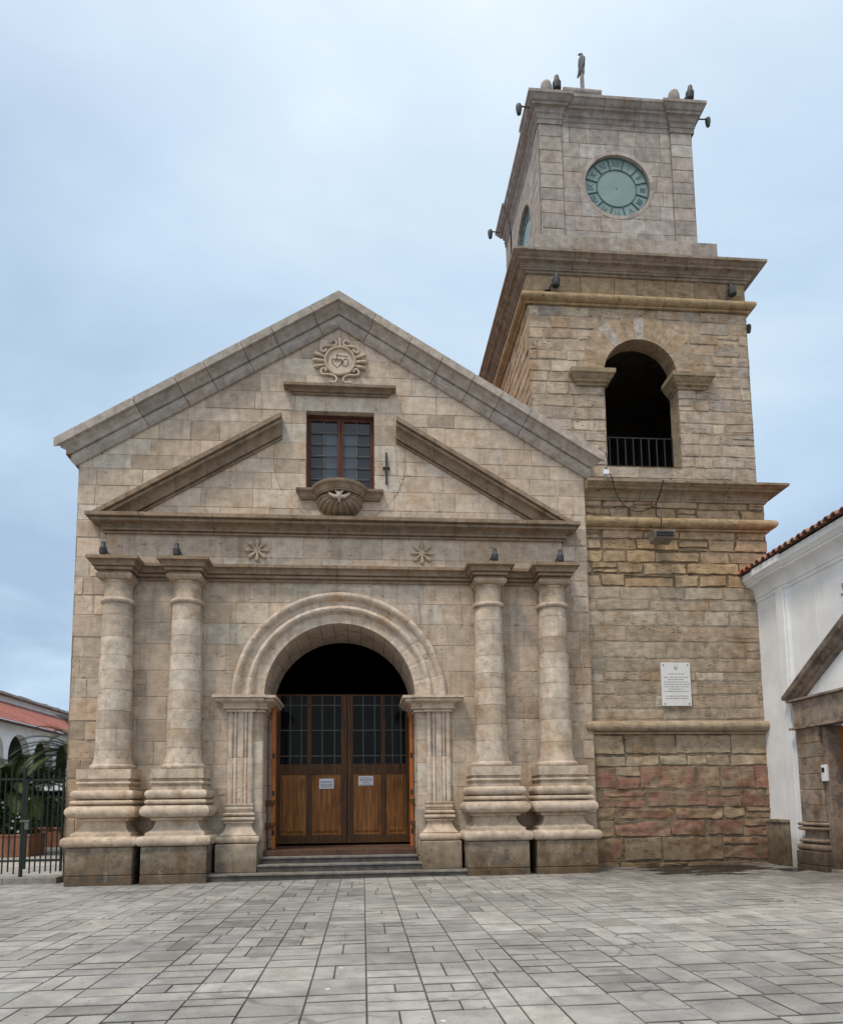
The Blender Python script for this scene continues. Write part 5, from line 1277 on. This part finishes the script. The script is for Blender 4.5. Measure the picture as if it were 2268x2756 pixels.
# ------------------------------------------------------------------ gate and fence on the left
gt = thing('metal_gate', 'dark green barred metal gate beside the church corner', 'gate', (-6.7, -0.1, 0.1))
GY = -0.05
m = MB(); m.box(-7.085, -7.03, GY - .03, GY + .03, 0.30, 2.27); m.box(-6.30, -6.262, GY - .03, GY + .03, 0.24, 2.27); m.box(-7.03, -6.30, GY - .025, GY + .025, 2.22, 2.268); m.box(-7.03, -6.30, GY - .025, GY + .025, 0.46, 0.51); m.build('frame', M['green'], gt)
for i in range(6):
    x = -6.94 + i * 0.112
    k = MB(); k.box(x - .012, x + .012, GY - .012, GY + .012, 0.24 if i % 2 else 0.20, 2.50 if i % 2 else 2.40); k.build('bar', M['green'], gt)
k = MB(); k.box(-7.16, -6.96, GY - .06, GY + .05, 1.32, 1.37); k.box(-7.06, -6.98, GY - .05, GY + .04, 1.16, 1.315); k.build('lock', M['lead'], gt)
fe = thing('metal_fence', 'dark green barred metal fence panel left of the gate', 'fence', (-8.5, -0.1, 0.1))
k = MB(); k.box(-10.5, -7.15, GY - .02, GY + .02, 2.24, 2.29); k.build('rail', M['green'], fe); k = MB(); k.box(-10.5, -7.15, GY - .02, GY + .02, 0.46, 0.50); k.build('rail', M['green'], fe)
for xp in (-7.12, -9.4):
    k = MB(); k.box(xp - .03, xp + .03, GY - .03, GY + .03, 0.1, 2.50); k.build('post', M['green'], fe)
for i in range(26):
    x = -7.27 - i * 0.122
    k = MB(); k.box(x - .012, x + .012, GY - .012, GY + .012, 0.24 if i % 2 else 0.20, 2.50 if i % 2 else 2.40); k.build('bar', M['green'], fe)
m = MB(); 
x = -14.0
while x < XL - .05:
    x2 = min(x + random.uniform(0.9, 1.3), XL - 0.002); m.box(x, x2 - 0.008, -0.28, 0.115, -0.1, 0.135, jit((0.27, 0.26, 0.245), 0.1)); x = x2
tag(m.build('kerb', M['concrete'], bevel=0.012), kind='structure')

# ------------------------------------------------------------------ arcaded building far left
ab = thing('arcade_building', 'long white arcaded building with a red tiled roof behind the palms', 'building', (-18, 30, 0))
AX = -18.0; A0, A1 = 12.0, 62.0; PIT = 2.93; AW = 1.24; AZ = 4.42
m = MB(); ys = []
yc = 23.45 - PIT * 3
bays = []
while yc < A1 - 2: bays.append(yc); yc += PIT
prev = A0
W = (0.55, 0.54, 0.50)
for b in bays:
    m.box(AX - 0.4, AX, prev, b - AW, 0, AZ, W); prev = b + AW
m.box(AX - 0.4, AX, prev, A1, 0, AZ, W)
# spandrels: wall above the spring line with the round cut out
prev = A0
for b in bays:
    pts = [(b - PIT / 2 if b != bays[0] else A0, AZ), (b - AW, AZ)] + [(b - AW * math.cos(math.pi * i / 16), AZ + AW * 0.95 * math.sin(math.pi * i / 16)) for i in range(1, 16)] + [(b + AW, AZ), (b + PIT / 2 if b != bays[-1] else A1, AZ), (b + PIT / 2 if b != bays[-1] else A1, 6.15), (b - PIT / 2 if b != bays[0] else A0, 6.15)]
    n = len(pts)
    m.add([(AX, y, z) for y, z in pts] + [(AX - .4, y, z) for y, z in pts], [tuple(range(n)), tuple(range(2 * n - 1, n - 1, -1))] + [(i, (i + 1) % n, n + (i + 1) % n, n + i) for i in range(n)], W)
m.build('arcade_wall', M['white'], ab)
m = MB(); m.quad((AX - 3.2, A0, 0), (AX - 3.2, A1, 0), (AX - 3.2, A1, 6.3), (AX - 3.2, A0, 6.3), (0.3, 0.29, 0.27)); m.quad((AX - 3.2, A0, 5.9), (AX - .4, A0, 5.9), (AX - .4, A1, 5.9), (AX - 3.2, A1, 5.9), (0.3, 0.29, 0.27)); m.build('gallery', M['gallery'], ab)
m = MB()   # corrugated tile slope: one rib per tile row
y = A0
while y < A1:
    c = jit((0.29, 0.12, 0.10), 0.12, 0.04)
    pts = [(y + 0.26 * i / 4, 0.05 * math.sin(math.pi * i / 4)) for i in range(5)]
    vs = []
    for (xx, zz) in ((AX + 0.45, 6.12), (AX - 3.4, 8.12)):
        for yy, h in pts: vs.append((xx, yy, zz + h))
    m.add(vs, [(i, i + 1, 6 + i, 5 + i) for i in range(4)], c); y += 0.26
m.build('tile_roof', M['tile'], ab, smooth=50)
m = MB(); m.box(AX + .25, AX + .46, A0, A1, 6.0, 6.1, (0.12, 0.07, 0.05)); m.build('gutter', M['tile'], ab)
m = MB(); m.box(AX - 3.9, AX - 3.3, A0, A1, 7.6, 8.45, (0.10, 0.09, 0.09)); m.build('upper_wall', M['white'], ab)
m = MB(); y = A0
while y < A1:
    m.box(AX - 4.0, AX - 2.9, y, y + 0.45, 8.455, 8.60 + random.uniform(-.02, .03), jit((0.36, 0.35, 0.33), 0.15)); y += 0.46
m.build('roof_coping', M['rubble'], ab)

# low shelter, back fence
sh = thing('garden_shelter', 'low pale roofed shelter with dark slatted front behind the green gate', 'shelter', (-13, 15, 0))
m = MB(); m.box(-17.0, -9.0, 14.0, 17.0, 2.36, 2.66); m.build('roof', M['paper'], sh)
for x in (-16.9, -14.5, -12.2, -9.8):
    m = MB(); m.box(x, x + .12, 14.2, 14.32, 0.1, 2.36); m.build('post', M['green'], sh)
m = MB(); m.box(-17, -9, 16.7, 16.9, 0.1, 2.36); m.build('back_wall', M['void'], sh)
m = MB()
for i in range(40): m.box(-16.9 + i * 0.19, -16.84 + i * 0.19, 14.3, 14.34, 0.1, 2.1)
m.build('slat_screen', M['iron'], sh)

# ------------------------------------------------------------------ palms, planters, flowering bushes
def leaf_mat(name, a, b):
    t = NT(name); n = t.noise(9, 4); c = t.mix(t.rng(n, 0.35, 0.65), a, b); c = t.mix(0.5, c, t.attr(), 'MULTIPLY') if False else c
    at = t.mix(1.0, c, t.attr(), 'MULTIPLY'); return t.done(at, 0.5, spec=0.3)
M['palm'] = leaf_mat('palm_leaf', (0.030, 0.050, 0.018), (0.065, 0.085, 0.028))
M['leaf'] = leaf_mat('bush_leaf', (0.02, 0.045, 0.018), (0.05, 0.09, 0.03))
M['bark'] = plain_mat('palm_bark', srgb(92, 74, 56), 0.9, 0.3, nscale=14, bump=0.8)
M['terracotta'] = plain_mat('terracotta_planter', srgb(146, 100, 78), 0.85, 0.25, nscale=5, bump=0.3)
M['petal'] = plain_mat('white_petals', (0.75, 0.75, 0.72), 0.7, 0.05)
def palm(x, y, h, seed, lab, L=2.3, nf=34):
    rg = random.Random(seed); t = thing('palm_tree', lab, 'palm', (x, y, 0.1), 'palms in the courtyard')
    m = MB(); m.tube([(x, y, 0.1), (x + .03, y, h * 0.5), (x, y, h)], [0.26, 0.22, 0.24], 12); m.build('trunk', M['bark'], t, smooth=50)
    m = MB()
    for i in range(nf):
        az = 2 * math.pi * i / nf * 2.618 + rg.uniform(-.2, .2); el = R(rg.uniform(-10, 75)); ln = L * rg.uniform(0.8, 1.1)
        p = Vector((x, y, h)); dh = Vector((math.cos(az), math.sin(az), 0)); pts = []
        n = 16
        for k in range(n + 1):
            s_ = k / n; e = el - s_ ** 1.4 * R(85)
            pts.append(p.copy()); p = p + (dh * math.cos(e) + Vector((0, 0, 1)) * math.sin(e)) * (ln / n)
        cc = rg.choice([(0.7, 0.8, 0.6), (1, 1, 0.9), (1.3, 1.25, 0.9), (0.5, 0.6, 0.5)])
        if rg.random() < 0.06: cc = (1.8, 1.4, 0.6)
        m.tube(pts, [0.022 * (1 - 0.8 * k / n) for k in range(n + 1)], 4, mixc(cc, (1.2, 1.2, 0.7), 0.4), caps=False)
        sidev = dh.cross(Vector((0, 0, 1)))
        for k in range(2, n * 3):
            s_ = k / (n * 3); i0 = min(int(s_ * n), n - 1); q = pts[i0].lerp(pts[i0 + 1], s_ * n - i0); tg = (pts[i0 + 1] - pts[i0]).normalized()
            w_ = 0.42 * math.sin(math.pi * min(1, 0.12 + s_ * 0.88)) ** 0.6
            for sd in (-1, 1):
                d_ = (sidev * sd * 0.8 + tg * 0.65 + Vector((0, 0, 0.22))).normalized()
                tip = q + d_ * w_ + Vector((0, 0, -0.10 * w_)); wd_ = tg * 0.022
                m.add([q - wd_, q + wd_, tip + wd_ * .2, tip - wd_ * .2], [(0, 1, 2, 3)], cc)
    m.build('crown', M['palm'], t)
palm(-11.4, 8.6, 2.15, 11, 'shaggy green palm in the middle of the left courtyard behind the fence', 2.4, 74)
palm(-9.1, 9.0, 3.2, 5, 'green palm half hidden behind the church corner', 2.6, 64)
palm(-13.4, 10.2, 2.1, 21, 'darker green palm furthest from the church, cut by the photo edge', 2.5, 66)
def bush(x0, x1, y0, y1, z0, z1, seed, lab, n=1700, fl=30):
    rg = random.Random(seed); t = thing('flowering_bush', lab, 'bush', ((x0 + x1) / 2, (y0 + y1) / 2, z0), 'white flowering bushes in the planters')
    m = MB()
    for i in range(n):
        p = Vector((rg.uniform(x0, x1), rg.uniform(y0, y1), z0 + (z1 - z0) * rg.random() ** 0.8)); p.z -= 0.25 * abs((p.x - (x0 + x1) / 2) / (x1 - x0)) * rg.random()
        u = Vector((rg.gauss(0, 1), rg.gauss(0, 1), rg.gauss(0, 1))).normalized(); v = u.orthogonal().normalized() * 0.035; u = u * 0.075
        k = rg.uniform(0.5, 1.5); m.add([p - u, p + v, p + u, p - v], [(0, 1, 2, 3)], (k, k, k * 0.9))
    m.build('foliage', M['leaf'], t)
    for i in range(fl):
        p = Vector((rg.uniform(x0, x1), y0 - rg.uniform(0, .05), rg.uniform(z0 + .1, z1))); k = MB()
        for j in range(5):
            a = 2 * math.pi * j / 5; k.add([p, p + Vector((math.cos(a - .4) * .03, -.01, math.sin(a - .4) * .03)), p + Vector((math.cos(a) * .05, -.02, math.sin(a) * .05)), p + Vector((math.cos(a + .4) * .03, -.01, math.sin(a + .4) * .03))], [(0, 1, 2, 3)])
        k.build('flower', M['petal'], t)
    for i in range(4):
        k = MB(); xx = x0 + (x1 - x0) * (i + .5) / 4; k.tube([(xx, (y0 + y1) / 2, z0 - .1), (xx + rg.uniform(-.1, .1), (y0 + y1) / 2, z1 - .2)], 0.014, 5); k.build('stem', M['bark'], t)
def planter(x0, x1, y0, y1, h, lab):
    t = thing('planter', lab, 'planter', ((x0 + x1) / 2, (y0 + y1) / 2, 0.1), 'terracotta planters in the courtyard')
    m = MB(); m.box(x0, x1, y0, y1, 0.1, h); m.build('box', M['terracotta'], t, bevel=0.02)
    m = MB(); m.box(x0 - .04, x1 + .04, y0 - .04, y1 + .04, h + .001, h + .07); m.build('rim', M['terracotta'], t, bevel=0.015)
planter(-12.6, -10.25, 7.4, 8.6, 0.74, 'broad terracotta planter behind the fence, nearer the gate')
planter(-13.3, -10.9, 13.0, 13.8, 0.80, 'farther terracotta planter by the slatted shelter')
bush(-12.5, -10.3, 7.5, 8.5, 0.8, 1.95, 3, 'dark bush with white flowers in the nearer terracotta planter')
bush(-13.2, -11.0, 13.1, 13.7, 0.86, 2.1, 4, 'dark bush with white flowers in the farther terracotta planter', 1300, 18)
